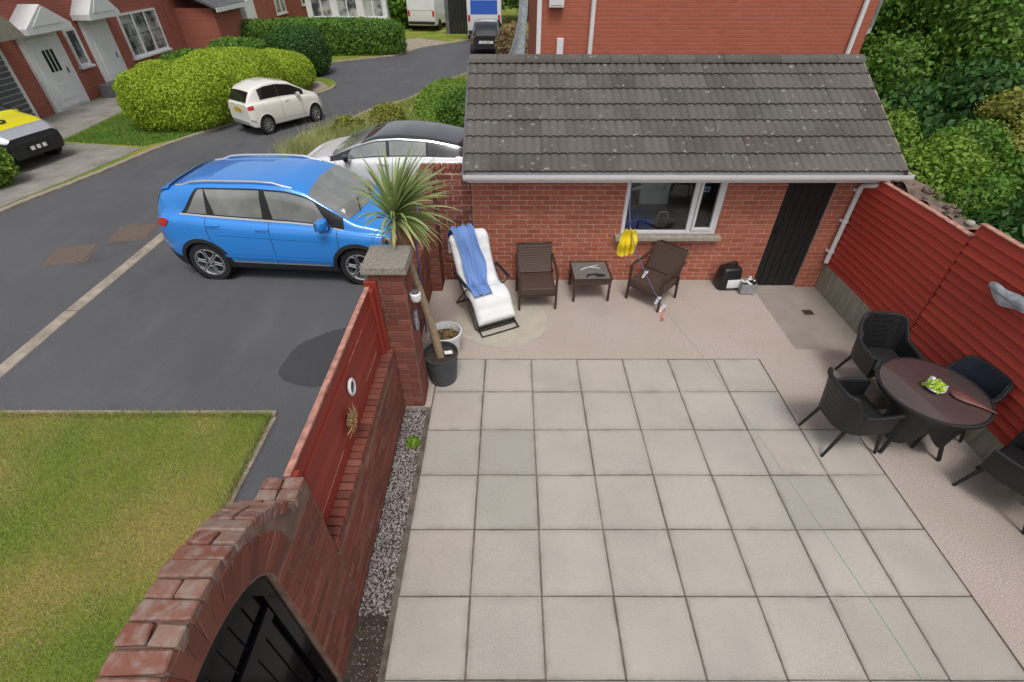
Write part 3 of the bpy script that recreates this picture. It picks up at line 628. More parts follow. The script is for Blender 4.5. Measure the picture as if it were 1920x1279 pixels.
for side_x in (X1 - .012, X0 + .012):
    for k in range(NV):
        a = math.pi * (k + .5) / NV; y, z = CY + .615 * math.cos(a), SP + .455 * math.sin(a)
        o = link('arch_brick', random.choice(VO), None, core); o.location = (side_x, y, z); o.rotation_euler = (math.atan2(z - SP, (y - CY) * .72) - math.pi / 2, 0, 0); o.scale = (1, 1.12, .98)
# face bricks of the pier beside the opening
brick_face(core, 'brick_old', (X1, 1.205, 0), R(90), .55, 1.62, limit=140, holes=())
brick_face(core, 'brick_old', (X1, -.355, 0), R(90), .55, 1.55, limit=0)
brick_face(core, 'brick_old', (X0, 1.755, 0), R(270), .55, 1.62, limit=0)
# brick coping: pier top bricks and the arc, each across the wall in one or two pieces
CB = block_variants('coping_brick', .232, .081, .07, 'brick_top', 5, .007, .007); CH = block_variants('coping_brick', .113, .081, .07, 'brick_top', 4, .007, .007)
def coping(y, z, a):
    xm = (X0 + X1) / 2
    if random.random() < .45: L = [(random.choice(CB), xm)]
    else: L = [(random.choice(CH), xm - .060), (random.choice(CH), xm + .060)]
    for me, x in L:
        o = link('coping_brick', me, None, core); o.location = (x + random.uniform(-.005, .005), y, z + random.uniform(-.006, .006)); o.rotation_euler = (a + random.uniform(-.04, .04), random.uniform(-.03, .03), random.uniform(-.02, .02))
for y in (1.715, 1.63, 1.545): coping(y, 1.70, 0)
m = MB(); m.prism([(1.46, 1.45), (1.56, 1.45), (1.56, 1.665), (1.50, 1.68), (1.44, 1.74), (1.40, 1.6)], 'x', X0 + .012, X1 - .004); m.build('mortar_fillet', 'mortar_old', core)
acc = []; prev = None; s_ = 0
fine = [arc(.86, .56, k, 400) for k in range(401)]; nxt = .05
for p, q in zip(fine, fine[1:]):
    s_ += math.hypot(q[0] - p[0], q[1] - p[1])
    if s_ > nxt and .02 < p[1] - SP + .25:
        if not (p[0] > 1.485 and p[1] < 1.74): coping(p[0], p[1], math.atan2(q[1] - p[1], q[0] - p[0]) + math.pi)
        nxt += .088
gt = thing('garden_gate', 'glossy black arched garden gate standing in the brick gateway', 'gate', (-1.33, .7, 0))
m = MB(); oi = [arc(.485, .33, k) for k in range(29)]; ii = [arc(.41, .255, k) for k in range(29)]
rg = [(1.185, .02), (1.185, SP - .1)] + oi + [(.215, SP - .1), (.215, .02)]; ri = [(1.11, .02), (1.11, SP - .1)] + ii + [(.29, SP - .1), (.29, .02)]
V = []; Fc = []; n1 = len(rg); tot = 2 * n1
for x in (-1.36, -1.285): V += [(x, a, b) for a, b in rg] + [(x, a, b) for a, b in ri]
for i in range(n1 - 1): Fc += [(i, i + 1, n1 + i + 1, n1 + i), (tot + i, tot + n1 + i, tot + n1 + i + 1, tot + i + 1), (i, tot + i, tot + i + 1, i + 1), (n1 + i, n1 + i + 1, tot + n1 + i + 1, tot + n1 + i)]
m.add(V, Fc); m.build('frame', 'gate', gt, world=True, smooth=30)
for i in range(8):
    y0, y1 = .292 + i * .1023, .292 + i * .1023 + .097
    def ht(y): return SP + .255 * math.sqrt(max(0, 1 - ((y - CY) / .412) ** 2))
    m = MB(); ys = [y0 + (y1 - y0) * k / 4 for k in range(5)]; m.prism([(y0, .05), (y1, .05)] + [(y, ht(y)) for y in ys[::-1]], 'x', -1.335, -1.315)
    o = m.build('board', 'gate', gt, world=True, bevel=.005)
for z in (.35, 1.45):
    m = MB(); m.box((-1.303, .7, z), (.022, .818, .11)); m.build('ledge', 'gate', gt, world=True, bevel=.006)
# ================================================================== RIGHT HAND RED FENCE
def slat_panel(label, y0, y1, z0, z1, x, nb):
    t = thing('slatted_fence_panel', label, 'fence', (x, (y0 + y1) / 2, z0), group='red slatted panels along the right side')
    h = (z1 - z0) / nb; L = y1 - y0
    ph = random.uniform(0, 6)
    for i in range(nb):
        m = MB()
        jx = random.uniform(-.003, .003); jt = random.uniform(-.003, .003)
        def fn(u, v):
            return (-.036 * (1 - v) + .004 * math.sin(u * 5 + i * .7 + ph) + jx, -L / 2 + u * L, h * (v * 1.03) + .010 * math.sin(u * 4.3 + ph + i * .12) + jt * u)
        m.grid(fn, 16, 1); o = m.build('slat', 'fence_r', t, solid=.014); o.location = (0, 0, h * i)
    m = MB(); m.box((.03, 0, (z1 - z0) / 2), (.02, L - .006, z1 - z0 - .02)); m.build('backing', 'fence_r', t)
    m = MB(); m.grid(lambda u, v: (-.03 + v * .07, -L / 2 + u * L, (z1 - z0) + .012 + .008 * math.sin(u * 4.3 + ph + nb * .12)), 16, 1); m.build('top_edge', 'worn_edge', t, solid=.012)
    return t
slat_panel('red slatted fence panel nearest the garage, above the grey gravel board', 4.80, 6.745, .31, 1.76, 5.0, 14)
slat_panel('taller red slatted fence panel next behind the dining table, with the silver ornament', 2.85, 4.78, .31, 1.93, 5.0, 15)
slat_panel('red slatted fence panel at the right edge behind the front dining chair', .9, 2.83, .31, 1.9, 5.0, 15)
for i, (y0, y1) in enumerate([(4.80, 6.745), (2.85, 4.78), (.9, 2.83)]):
    m = MB(); m.box((5.0, (y0 + y1) / 2, .085), (.05, y1 - y0 - .01, .45))
    o = m.build('gravel_board', 'gravel_board', bevel=.006)
    tag(o, ['mossy grey gravel board beside the sunken door area', 'mossy grey gravel board behind the round dining table', 'mossy grey gravel board behind the front dining chair'][i], 'gravel board', 'gravel boards under the red slatted panels')
    k = int((y1 - y0) / .17)
    for q in range(k):
        m = MB(); m.box((4.972, y0 + .09 + q * (y1 - y0) / k, .085), (.008, (y1 - y0) / k - .02, .44)); m.build('rib', 'gravel_board', o, bevel=.003, seg=1)
rw = thing('rubble_wall', 'crumbling brown rubble wall top behind the red slatted fence', 'wall', (5.25, 5.8, 0))
m = MB(); m.grid(lambda u, v: (5.08 + .42 * v + .03 * math.sin(u * 17), 4.75 + u * 2.1, 1.78 + .05 * math.sin(u * 9 + 1) + .04 * math.sin(v * 5 + u * 31) - .1 * v - .22 * max(0, .35 - u)), 40, 6)
m.add([(5.08, 4.75, -.3), (5.5, 4.75, -.3), (5.5, 6.85, -.3), (5.08, 6.85, -.3), (5.08, 4.75, 1.6), (5.5, 4.75, 1.5), (5.5, 6.85, 1.66), (5.08, 6.85, 1.7)], [(0, 1, 5, 4), (1, 2, 6, 5), (2, 3, 7, 6), (3, 0, 4, 7)])
core = m.build('wall_core', 'rubble', rw, world=True, smooth=60)
for k in range(46):
    m = MB(); s = random.uniform(.03, .065); m.lathe([(.001, -s * .4), (s * .7, -s * .25), (s * .8, s * .1), (s * .45, s * .35), (.001, s * .4)], (0, 0, 0), 7); m.v = [tuple(c * random.uniform(.85, 1.15) for c in v) for v in m.v]
    u = random.random(); o = m.build('stone', 'rubble', core, smooth=70); o.location = (5.12 + .32 * random.random(), 4.8 + u * 2.0, 1.765 - .22 * max(0, .35 - u) + random.uniform(-.03, .01)); o.rotation_euler = (random.random(), random.random(), random.random() * 6)
m = MB(); m.lathe([(.001, -.03), (.04, -.025), (.055, .0), (.035, .02), (.001, .025)], (0, 0, 0), 9); m.v = [tuple(c * random.uniform(.85, 1.15) for c in v) for v in m.v]
o = m.build('pale_stone', 'sill', smooth=60); o.location = (5.2, 5.12, 1.78); tag(o, 'pale rounded stone lying on the rubble wall top', 'stone')
# ================================================================== CARS
def sm_curve(pts, xs, sig=.05):
    px = [p[0] for p in pts]; py = [p[1] for p in pts]; g = np.linspace(xs[0] - .5, xs[-1] + .5, 1200); v = np.interp(g, px, py)
    dx = g[1] - g[0]; k = int(3 * sig / dx) + 1; ker = np.exp(-.5 * (np.arange(-k, k + 1) * dx / sig) ** 2); ker /= ker.sum()
    v = np.convolve(np.pad(v, k, mode='edge'), ker, 'valid'); return np.interp(xs, g, v)
class Car:
    def __init__(s, name, label, C, loc, rz, scale=1, body='white_car', group=None):
        s.C = C; s.root = thing(name, label, 'car', loc, rz, group); s.root.scale = scale if isinstance(scale, tuple) else (scale,) * 3
        s.x0, s.x1 = C['x']; s.xs = np.linspace(s.x0, s.x1, 300); q = lambda k, sg=.05: sm_curve(C[k], s.xs, sg)
        zb, w, zs, zt, wt = q('zb'), q('w', .07), q('zs', .08), q('zt', .045), q('wt', .08); h = np.maximum(zt - zs, .03)
        d = zs - zb
        s.cp = np.stack([np.stack([0 * w, zb], 1), np.stack([.84 * w, zb], 1), np.stack([.965 * w, zb + .16 * d], 1), np.stack([1.0 * w, zb + .45 * d], 1), np.stack([.985 * w, zb + .83 * d], 1), np.stack([.945 * w, zs], 1),
              np.stack([.955 * wt + .045 * w + .6 * (w * .93 - wt) , zs + .16 * h], 1), np.stack([wt, zs + .85 * h], 1), np.stack([.74 * wt, zs + .97 * h], 1), np.stack([0 * w, zt], 1)], 1)
        s.body_mat = body; s.build_body()
    def S(s, x, v):
        c = np.array([[np.interp(x, s.xs, s.cp[:, i, k]) for k in (0, 1)] for i in range(10)]); i = min(int(v), 8); t = v - i
        a = c[i - 1] if i > 0 else c[0] * np.array([1, 1]) - (c[1] - c[0]) * 0; b, d = c[i], c[i + 1]; e = c[i + 2] if i < 8 else np.array([-c[8][0], c[8][1]])
        m0, m1 = (d - a) * .5, (e - b) * .5
        if i == 0: m0 = (d - b)
        p = (2 * t ** 3 - 3 * t * t + 1) * b + (t ** 3 - 2 * t * t + t) * m0 + (-2 * t ** 3 + 3 * t * t) * d + (t ** 3 - t * t) * m1
        return Vector((x, max(p[0], 0), p[1]))
    def Nrm(s, x, v):
        e = .012; xa, xb = max(x - e, s.x0), min(x + e, s.x1); va, vb = max(v - .04, 0), min(v + .04, 9)
        n = (s.S(xb, v) - s.S(xa, v)).cross(s.S(x, vb) - s.S(x, va)); n.normalize()
        if n.y < -.2 or (n.z < -.1 and v > 5): n = -n
        return n
    def build_body(s):
        nx = 84; t = np.linspace(0, 1, nx); xs = s.x0 + (s.x1 - s.x0) * (t - .12 * np.sin(2 * np.pi * t) / 1.2 * .9)
        vv = [i + k / 4 for i in range(9) for k in range(4)] + [9]; V = []; Fc = []
        for x in xs:
            L = [s.S(x, v) for v in vv]; V += [tuple(p) for p in L] + [(p.x, -p.y, p.z) for p in L[-2:0:-1]]
        n = 2 * len(vv) - 2
        for i in range(nx - 1):
            for k in range(n): Fc.append((i * n + k, i * n + (k + 1) % n, (i + 1) * n + (k + 1) % n, (i + 1) * n + k))
        Fc += [tuple(range(n)), tuple(range((nx - 1) * n, nx * n))[::-1]]
        m = MB(); m.add(V, Fc); me = m.mesh('body'); tmp = link('body', me, s.body_mat)
        c = MB()
        for ax in s.C['axles']:
            for sd in (-1, 1): c.lathe([(.0001, -.18), (s.C['R'] * 1.13, -.18), (s.C['R'] * 1.13, .3), (.0001, .3)], (ax, sd * (s.C['hw'] - .02), s.C['R'] * 1.02), 28, Matrix.Rotation(R(90), 3, 'X'))
        co = c.build('cutter', 'trim'); md = tmp.modifiers.new('b', 'BOOLEAN'); md.operation = 'DIFFERENCE'; md.object = co; md.solver = 'EXACT'
        bpy.context.view_layer.update(); dg = bpy.context.evaluated_depsgraph_get(); nm = bpy.data.meshes.new_from_object(tmp.evaluated_get(dg)); nm.name = 'body'
        bpy.data.objects.remove(tmp); bpy.data.objects.remove(co); smooth_angle(nm, 38); nm.materials.clear(); nm.materials.append(M[s.body_mat])
        s.body = link('body', nm, None, s.root)
        for ax in s.C['axles']:
            for sd in (-1, 1):
                m = MB(); m.lathe([(.0001, 0), (s.C['R'] * 1.12, 0), (s.C['R'] * 1.12, .15)], (ax, sd * (s.C['hw'] - .2), s.C['R'] * 1.02), 24, Matrix.Rotation(R(-90 * sd), 3, 'X')); m.build('arch_liner', 'trim', s.body)
                s.wheel(ax, sd)
    def wheel(s, ax, sd):
        Rr = s.C['R']; wd = s.C.get('tw', .2); m = MB(); rot = Matrix.Rotation(R(-90 * sd), 3, 'X'); ri = Rr * s.C.get('rim', .68)
        m.lathe([(ri, -wd / 2), (Rr * .93, -wd / 2), (Rr, -wd * .38), (Rr, wd * .38), (Rr * .95, wd / 2), (ri, wd / 2), (ri * .97, wd * .3)], (0, 0, 0), 40, rot)
        o = m.build('wheel', 'tyre', s.root, smooth=40); o.location = (ax, sd * (s.C['hw'] - wd / 2 - .035), Rr)
        m = MB(); m.lathe([(ri, wd * .5), (ri * .94, wd * .51), (ri * .9, wd * .36), (ri * .9, -.02)], (0, 0, 0), 40, rot); m.build('rim', 'alloy', o, smooth=40)
        m = MB(); m.lathe([(.0001, .0), (ri * .9, .0)], (0, 0, 0), 30, rot); m.build('brake_disc', 'rim_dark', o)
        k = s.C.get('spokes', 5); m = MB(); dk = MB()
        for i in range(k):
            a = 2 * math.pi * i / k + .3
            if s.C.get('petal'):      # open oval loops between spokes
                def P(r, b): return rot @ Vector((r * math.cos(a + b), r * math.sin(a + b), wd * .44))
                hb = math.pi / k * .80
                m.tube(cr([P(ri * .30, -hb * .5), P(ri * .55, -hb * .92), P(ri * .80, -hb), P(ri * .90, -hb * .5), P(ri * .91, 0), P(ri * .90, hb * .5), P(ri * .80, hb), P(ri * .55, hb * .92), P(ri * .30, hb * .5), P(ri * .30, -hb * .5)], 3), ri * .045, 6)
            else:
                q = rot @ Matrix.Rotation(a, 3, 'Z'); m.box(q @ Vector((ri * .5, 0, wd * .40)), (ri * .92, ri * s.C.get('sw', .16), .02), rot=q)
        m.lathe([(.0001, wd * .47), (ri * .17, wd * .47), (ri * .2, wd * .4), (ri * .2, 0)], (0, 0, 0), 16, rot); m.build('spokes', 'alloy', o, smooth=40)
    def patch(s, name, mat, xa, xb, v0, v1, off=.006, nx=10, nv=5, sides=(1, -1), full=False, parent=None, solid=0):
        fa = xa if callable(xa) else (lambda v: xa); fb = xb if callable(xb) else (lambda v: xb); outs = []
        def P(u, v): x = fa(v) + (fb(v) - fa(v)) * u; return s.S(x, v) + s.Nrm(x, v) * off
        if full:
            m = MB(); G1 = [[P(i / nx, v0 + (9 - v0) * j / nv) for j in range(nv + 1)] for i in range(nx + 1)]
            rows = [g + [Vector((p.x, -p.y, p.z)) for p in g[-2::-1]] for g in G1]
            k = len(rows[0]); m.add([p for r_ in rows for p in r_], [(i * k + j, (i + 1) * k + j, (i + 1) * k + j + 1, i * k + j + 1) for i in range(nx) for j in range(k - 1)]); outs.append(m.build(name, mat, parent or s.root, smooth=40))
        else:
            for sd in sides:
                m = MB(); m.grid(lambda u, v: (lambda p: (p.x, sd * p.y, p.z))(P(u, v0 + (v1 - v0) * v)), nx, nv); outs.append(m.build(name, mat, parent or s.root, smooth=40))
        return outs
    def yat(s, x, z):
        vs = np.linspace(.9, 7, 60); zz = [s.S(x, v).z for v in vs]; return s.S(x, float(np.interp(z, zz, vs))).y
    def arches(s, mat='trim', r0=1.10, r1=1.28):
        for ax in s.C['axles']:
            for sd in (-1, 1):
                m = MB(); Rr = s.C['R']
                def fn(u, v):
                    a = R(-12 + 204 * u); r = Rr * (r0 + (r1 - r0) * v); x, z = ax + r * math.cos(a), Rr * 1.02 + r * math.sin(a); return (x, sd * (s.yat(min(max(x, s.x0), s.x1), z) + .012 - .006 * v), z)
                m.grid(fn, 26, 2); m.build('arch_trim', mat, s.root, smooth=50, solid=.008)
    def mirror(s, x, mat, z=0, sz=1):
        for sd in (-1, 1):
            p = s.S(x, 5.9); m = MB(); m.lathe([(.0001, -.07), (.05, -.06), (.075, 0), (.06, .05), (.0001, .06)], (0, 0, 0), 12); m.v = [(v[0] * 1.0 * sz, v[1] * 1.5 * sz, v[2] * 1.15 * sz) for v in m.v]
            o = m.build('mirror', mat, s.root, smooth=60); o.location = (p.x, sd * (p.y + .10), p.z + .05 + z)
            m = MB(); m.box((.0, -sd * .075, -.05), (.05, .08, .03)); m.build('mirror_arm', 'trim', o)
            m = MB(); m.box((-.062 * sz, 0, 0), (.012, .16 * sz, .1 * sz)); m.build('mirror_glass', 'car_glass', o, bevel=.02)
    def handle(s, x, v=4.72, mat=None, L=.2):
        for sd in (-1, 1):
            p = s.S(x, v); m = MB(); m.tube(cr([(x - L / 2, 0, 0), (x - L / 3, .022, .004), (x + L / 3, .022, .004), (x + L / 2, 0, 0)], 3), .011, 6); m.v = [(a, sd * (p.y + b + .004), p.z + c) for a, b, c in m.v]; m.build('handle', mat or s.body_mat, s.root, smooth=50)
    def plate(s, x, z, mat, rot=0, text=None, wd=.5, y=0):
        m = MB(); m.box((x, y, z), (.012, wd, .11), rot=(0, rot, 0)); o = m.build('number_plate', mat, s.root, bevel=.003)
        if text:
            m = MB(); sg = 1 if x > 0 else -1; q = Matrix.Rotation(rot, 3, 'Y')
            for i in range(7):
                if i == 4: continue
                yy = y + (i - 3) * .058; hgt = .062
                for (dy, dz, a, b) in random.sample([(-.014, 0, .009, hgt), (.014, 0, .009, hgt), (0, .027, .03, .009), (0, -.027, .03, .009), (0, 0, .03, .009)], 4): m.box(Vector((x, 0, z)) + q @ Vector((sg * .0075, yy + dy, dz)), (.002, a, b), rot=(0, rot, 0))
            m.build('lettering', 'ink', o)
        return o
    def seams(s, xs, v0=1.9, v1=6.05):
        for x in xs: s.patch('door_seam', 'trim', x - .004, x + .004, v0, v1, .0025, 1, 16)
# ---- blue SUV
C = dict(x=(-2.07, 2.16), R=.345, axles=(-1.29, 1.29), hw=.905, petal=True, spokes=6, rim=.72, tw=.22,
  zb=[(-2.07, .45), (-1.95, .31), (-1.8, .235), (1.8, .225), (2.05, .28), (2.16, .42)],
  w=[(-2.07, .62), (-2.0, .75), (-1.75, .87), (-1.1, .905), (1.3, .905), (1.75, .87), (2.0, .76), (2.16, .52)],
  zs=[(-2.07, .95), (-1.93, 1.10), (-1.4, 1.09), (-.8, 1.045), (0, 1.00), (1, .965), (1.7, .89), (2.0, .80), (2.16, .68)],
  zt=[(-2.07, .98), (-2.04, 1.08), (-1.92, 1.34), (-1.80, 1.50), (-1.5, 1.585), (-1.0, 1.64), (-.2, 1.66), (.28, 1.635), (.60, 1.54), (.97, 1.30), (1.30, 1.09), (1.5, 1.045), (1.8, .97), (2.05, .87), (2.16, .72)],
  wt=[(-2.07, .58), (-1.85, .62), (-1.2, .68), (0, .70), (.55, .695), (1.05, .74), (1.35, .77), (1.8, .7), (2.16, .46)])
car = Car('sports_utility_car', 'bright blue sports utility car parked on the drive beside the red board fence', C, (-3.58, 7.62, G), R(-4), .96, 'blue_paint')
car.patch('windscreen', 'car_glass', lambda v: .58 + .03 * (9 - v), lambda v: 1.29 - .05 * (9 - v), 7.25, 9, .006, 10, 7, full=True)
car.patch('side_glazing', 'trim', lambda v: -1.50 + .34 * (v - 6), 1.14, 6.02, 7.06, .004, 40, 5)
for a, b in ((-1.42, -1.06), (-.92, -.16), (.02, .96)):
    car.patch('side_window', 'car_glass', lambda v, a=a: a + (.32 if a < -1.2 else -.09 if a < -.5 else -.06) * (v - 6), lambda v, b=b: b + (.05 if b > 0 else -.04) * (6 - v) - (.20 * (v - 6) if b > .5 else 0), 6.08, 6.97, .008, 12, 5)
car.patch('belt_strip', 'chrome', -1.52, 1.14, 5.90, 6.02, .007, 40, 1)
car.patch('rear_window', 'car_glass_dark', lambda v: -2.035, lambda v: -1.87, 7.15, 9, .007, 5, 6, full=True)
car.patch('sill_cladding', 'trim', -.93, .93, 1.1, 2.1, .006, 20, 4); car.patch('sill_strip', 'chrome', -.82, .80, 2.12, 2.28, .010, 20, 1)
car.patch('bumper_cladding', 'trim', -2.065, -1.66, .9, 2.35, .007, 8, 4); car.patch('bumper_cladding', 'trim', 1.66, 2.15, .9, 2.3, .007, 8, 4)
car.patch('tail_lamp', 'red_lamp', lambda v: -2.06, lambda v: -1.70 - .16 * abs(v - 4.7), 4.05, 5.0, .012, 6, 4)
car.patch('headlamp', 'clear_lamp', lambda v: 1.78 + .1 * (5 - v), 2.10, 4.35, 5.1, .01, 6, 4); car.patch('headlamp_surround', 'trim', 1.72, 2.12, 4.2, 5.2, .006, 6, 4)
car.arches(); car.mirror(.84, 'blue_paint', .03, 1.3); car.handle(-.19, L=.22); car.handle(-.98, L=.22); car.seams((-.07, 1.02)); car.patch('door_seam', 'trim', lambda v: -1.10 + .18 * max(0, 3.6 - v), lambda v: -1.092 + .18 * max(0, 3.6 - v), 2.9, 6.05, .0025, 1, 14)
car.patch('door_crease', 'blue_paint', -1.0, .9, 3.86, 4.02, .008, 24, 1); car.patch('lower_crease', 'blue_paint', lambda v: -.95, lambda v: .88, 2.55, 2.75, .010, 24, 1)
for sd in (-1, 1):
    m = MB(); m.tube([(p.x, sd * (p.y * .93), p.z + (.05 if 1 < k < 12 else .012)) for k, p in enumerate(car.S(-1.52 + 1.9 * k / 13, 7.25) for k in range(14))], .021, 8); m.build('roof_rail', 'chrome', car.root, smooth=50)
car.patch('spoiler', 'blue_paint', -1.86, -1.62, 7.2, 9, .028, 6, 6, full=True)
car.plate(-2.08, .78, 'plate_yellow'); m = MB(); m.box((2.15, 0, .62), (.04, .8, .26)); m.build('grille', 'trim', car.root, bevel=.02)
for i, y in enumerate((-.35, .25)):
    m = MB(); m.tube([tuple(car.S(1.28, 8.2 + .3 * i) + Vector((0, 0, .02)))[:1] + (y, car.S(1.28, 8.4).z + .02), (1.14, y + .32, car.S(1.14, 8.6).z + .025)], .008, 6); m.build('wiper', 'trim', car.root)
m = MB(); p = car.S(1.12, 7.9); m.box((1.12, -p.y, p.z + .006), (.11, .10, .003), rot=(0, .62, 0)); m.build('tax_sticker', 'plate_white', car.root)
# ---- white car with black roof, half behind the garage
C = dict(x=(-2.06, 2.06), R=.33, axles=(-1.28, 1.28), hw=.875, spokes=5, rim=.7,
  zb=[(-2.06, .42), (-1.8, .22), (1.8, .2), (2.06, .36)],
  w=[(-2.06, .58), (-1.9, .76), (-1.4, .87), (1.2, .875), (1.6, .84), (1.9, .72), (2.06, .5)],
  zs=[(-2.06, .96), (-1.8, 1.07), (-1, 1.07), (0, 1.04), (1, 1.0), (1.6, .90), (2.06, .66)],
  zt=[(-2.06, .93), (-1.95, 1.14), (-1.6, 1.34), (-1.0, 1.46), (-.4, 1.50), (.05, 1.47), (.4, 1.36), (1.05, 1.09), (1.4, 1.03), (1.8, .90), (2.06, .72)],
  wt=[(-2.06, .55), (-1.2, .6), (0, .64), (.5, .66), (1.1, .74), (1.7, .66), (2.06, .42)])
c2 = Car('hatchback_car', 'white hatchback car with black roof, half hidden by the garage roof', C, (-2.55, 10.35, G), R(180 - 4), .98, 'white_car')
c2.patch('roof_skin', 'black_car', -1.75, .36, 7.0, 9, .005, 30, 6, full=True)
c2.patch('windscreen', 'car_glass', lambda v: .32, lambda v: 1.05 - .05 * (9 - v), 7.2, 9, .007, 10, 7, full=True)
c2.patch('side_glazing', 'car_glass_dark', -1.55, 1.0, 6.04, 6.92, .004, 40, 5)
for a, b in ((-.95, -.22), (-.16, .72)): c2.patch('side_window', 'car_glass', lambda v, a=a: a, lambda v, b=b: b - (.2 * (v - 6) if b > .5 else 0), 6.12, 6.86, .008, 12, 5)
c2.patch('glazing_strip', 'chrome', -1.72, 1.05, 6.93, 7.06, .010, 40, 1)
c2.patch('rear_pillar', 'black_car', -1.95, -1.0, 6.2, 7.0, .010, 10, 3)
c2.patch('headlamp', 'trim', 1.70, 2.02, 4.3, 5.1, .01, 6, 4); c2.patch('lamp_strip', 'clear_lamp', 1.66, 1.99, 4.55, 4.85, .014, 6, 2)
c2.patch('tail_lamp', 'red_lamp', -2.04, -1.75, 4.2, 5.0, .01, 6, 4)
c2.arches('trim', 1.12, 1.17); c2.mirror(.62, 'black_car', .02); c2.handle(-.1); c2.handle(-.95); c2.seams((-.19, .9))
m = MB(); m.box((2.05, 0, .52), (.04, .7, .2)); m.build('grille', 'trim', c2.root, bevel=.02); c2.plate(2.075, .5, 'plate_white')
# ---- small cream-white city car on the road
C = dict(x=(-1.72, 1.80), R=.30, axles=(-1.12, 1.18), hw=.81, spokes=9, rim=.66, sw=.2, tw=.18,
  zb=[(-1.72, .36), (-1.6, .25), (1.6, .22), (1.80, .36)],
  w=[(-1.72, .60), (-1.62, .74), (-1.2, .81), (1.1, .81), (1.5, .76), (1.72, .62), (1.80, .46)],
  zs=[(-1.72, .90), (-1.5, .96), (0, .93), (1, .90), (1.5, .80), (1.8, .62)],
  zt=[(-1.72, .93), (-1.66, 1.0), (-1.5, 1.25), (-1.3, 1.40), (-.8, 1.51), (-.3, 1.52), (.3, 1.42), (1.06, 1.04), (1.3, .97), (1.6, .85), (1.8, .66)],
  wt=[(-1.72, .56), (-1.3, .58), (-.5, .61), (.3, .62), (.9, .68), (1.5, .6), (1.8, .38)])
c3 = Car('city_car', 'small white rounded city car parked on the road by the golden hedge', C, (-7.08, 15.87, G), R(54), (.71, .78, .87), 'cream_car')
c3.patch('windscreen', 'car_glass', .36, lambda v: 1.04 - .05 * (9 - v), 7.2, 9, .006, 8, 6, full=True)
c3.patch('side_glazing', 'trim', -1.12, .82, 6.06, 6.90, .004, 30, 4)
for a, b in ((-1.02, -.36), (-.28, .68)): c3.patch('side_window', 'car_glass_dark', lambda v, a=a: a + .1 * (v - 6) * (a < -.9), lambda v, b=b: b - (.2 * (v - 6) if b > .5 else 0), 6.14, 6.84, .008, 12, 4)
c3.patch('rear_window', 'car_glass_dark', lambda v: -1.655, lambda v: -1.42, 7.35, 9, .008, 6, 6, full=True)
c3.patch('tail_lamp', 'red_lamp', -1.70, -1.50, 4.0, 5.0, .012, 4, 4); c3.patch('headlamp', 'clear_lamp', 1.5, 1.74, 4.3, 5.0, .012, 5, 4)
c3.patch('bumper_strip', 'chrome', -1.71, -1.55, 2.5, 2.7, .01, 5, 1); c3.arches('cream_car', 1.12, 1.2); c3.mirror(.5, 'cream_car'); c3.handle(-.05, L=.16); c3.seams((-.32, .62))
c3.plate(-1.735, .78, 'plate_yellow', text=True, wd=.52); m = MB(); m.box((-1.728, 0, .86), (.03, .3, .03)); m.build('hatch_handle', 'chrome', c3.root, bevel=.008)
m = MB(); m.box((-1.74, 0, .42), (.05, 1.1, .12)); m.build('bumper', 'silver_car', c3.root, bevel=.03, smooth=50)
# ---- yellow and black car at the left edge
C = dict(x=(-1.9, 1.9), R=.32, axles=(-1.2, 1.2), hw=.84, spokes=5, rim=.7,
  zb=[(-1.9, .4), (-1.6, .2), (1.6, .2), (1.9, .3)], w=[(-1.9, .6), (-1.5, .82), (1.3, .84), (1.7, .78), (1.9, .62)],
  zs=[(-1.9, .84), (0, .88), (1.2, .84), (1.7, .76), (1.9, .66)],
  zt=[(-1.9, .9), (-1.6, 1.2), (-1.1, 1.42), (-.2, 1.46), (.2, 1.38), (.85, 1.05), (1.3, .98), (1.7, .86), (1.9, .72)],
  wt=[(-1.9, .5), (-1, .6), (0, .62), (.8, .72), (1.5, .68), (1.9, .52)])
c4 = Car('yellow_car', 'yellow car with silver nose and black bumper at the left edge of the picture', C, (-13.45, 12.62, -.045), R(-12), 1.0, 'black_car')
c4.patch('yellow_panel', 'yellow_car', -1.85, 1.62, 5.1, 9, .004, 24, 10, full=True)
c4.patch('windscreen', 'car_glass_dark', .2, .86, 7.2, 9, .006, 8, 6, full=True); c4.patch('side_glazing', 'car_glass_dark', -1.2, .8, 6.1, 6.9, .005, 24, 4)
c4.patch('nose_panel', 'silver_car', 1.42, 1.895, 4.3, 9, .008, 8, 10, full=True) if False else c4.patch('nose_panel', 'silver_car', 1.60, 1.895, 4.9, 9, .008, 8, 10, full=True)
c4.patch('bumper', 'trim', 1.25, 1.895, 1.0, 4.6, .010, 8, 8); m = MB(); m.box((1.885, 0, .46), (.05, 1.2, .36)); m.build('lower_grille', 'trim', c4.root, bevel=.03)
c4.plate(1.918, .46, 'ink', text=False, wd=.56)
m = MB(); [m.box((1.928, -.16 + .15 * i, .46), (.006, .095, .085)) for i in range(3)]; m.build('plate_lettering', 'plate_white', c4.root)
c4.patch('headlamp', 'clear_lamp', 1.55, 1.86, 4.5, 5.1, .014, 5, 4); c4.mirror(.55, 'yellow_car'); c4.arches('trim', 1.1, 1.2); c4.seams((.75,))
m = MB(); m.tube(cr([(1.32, -.25, .995), (1.38, -.1, .99), (1.28, .02, 1.0), (1.2, -.08, 1.01), (1.3, -.18, 1.0)], 5), .018, 6); m.build('bonnet_emblem', 'ink', c4.root)
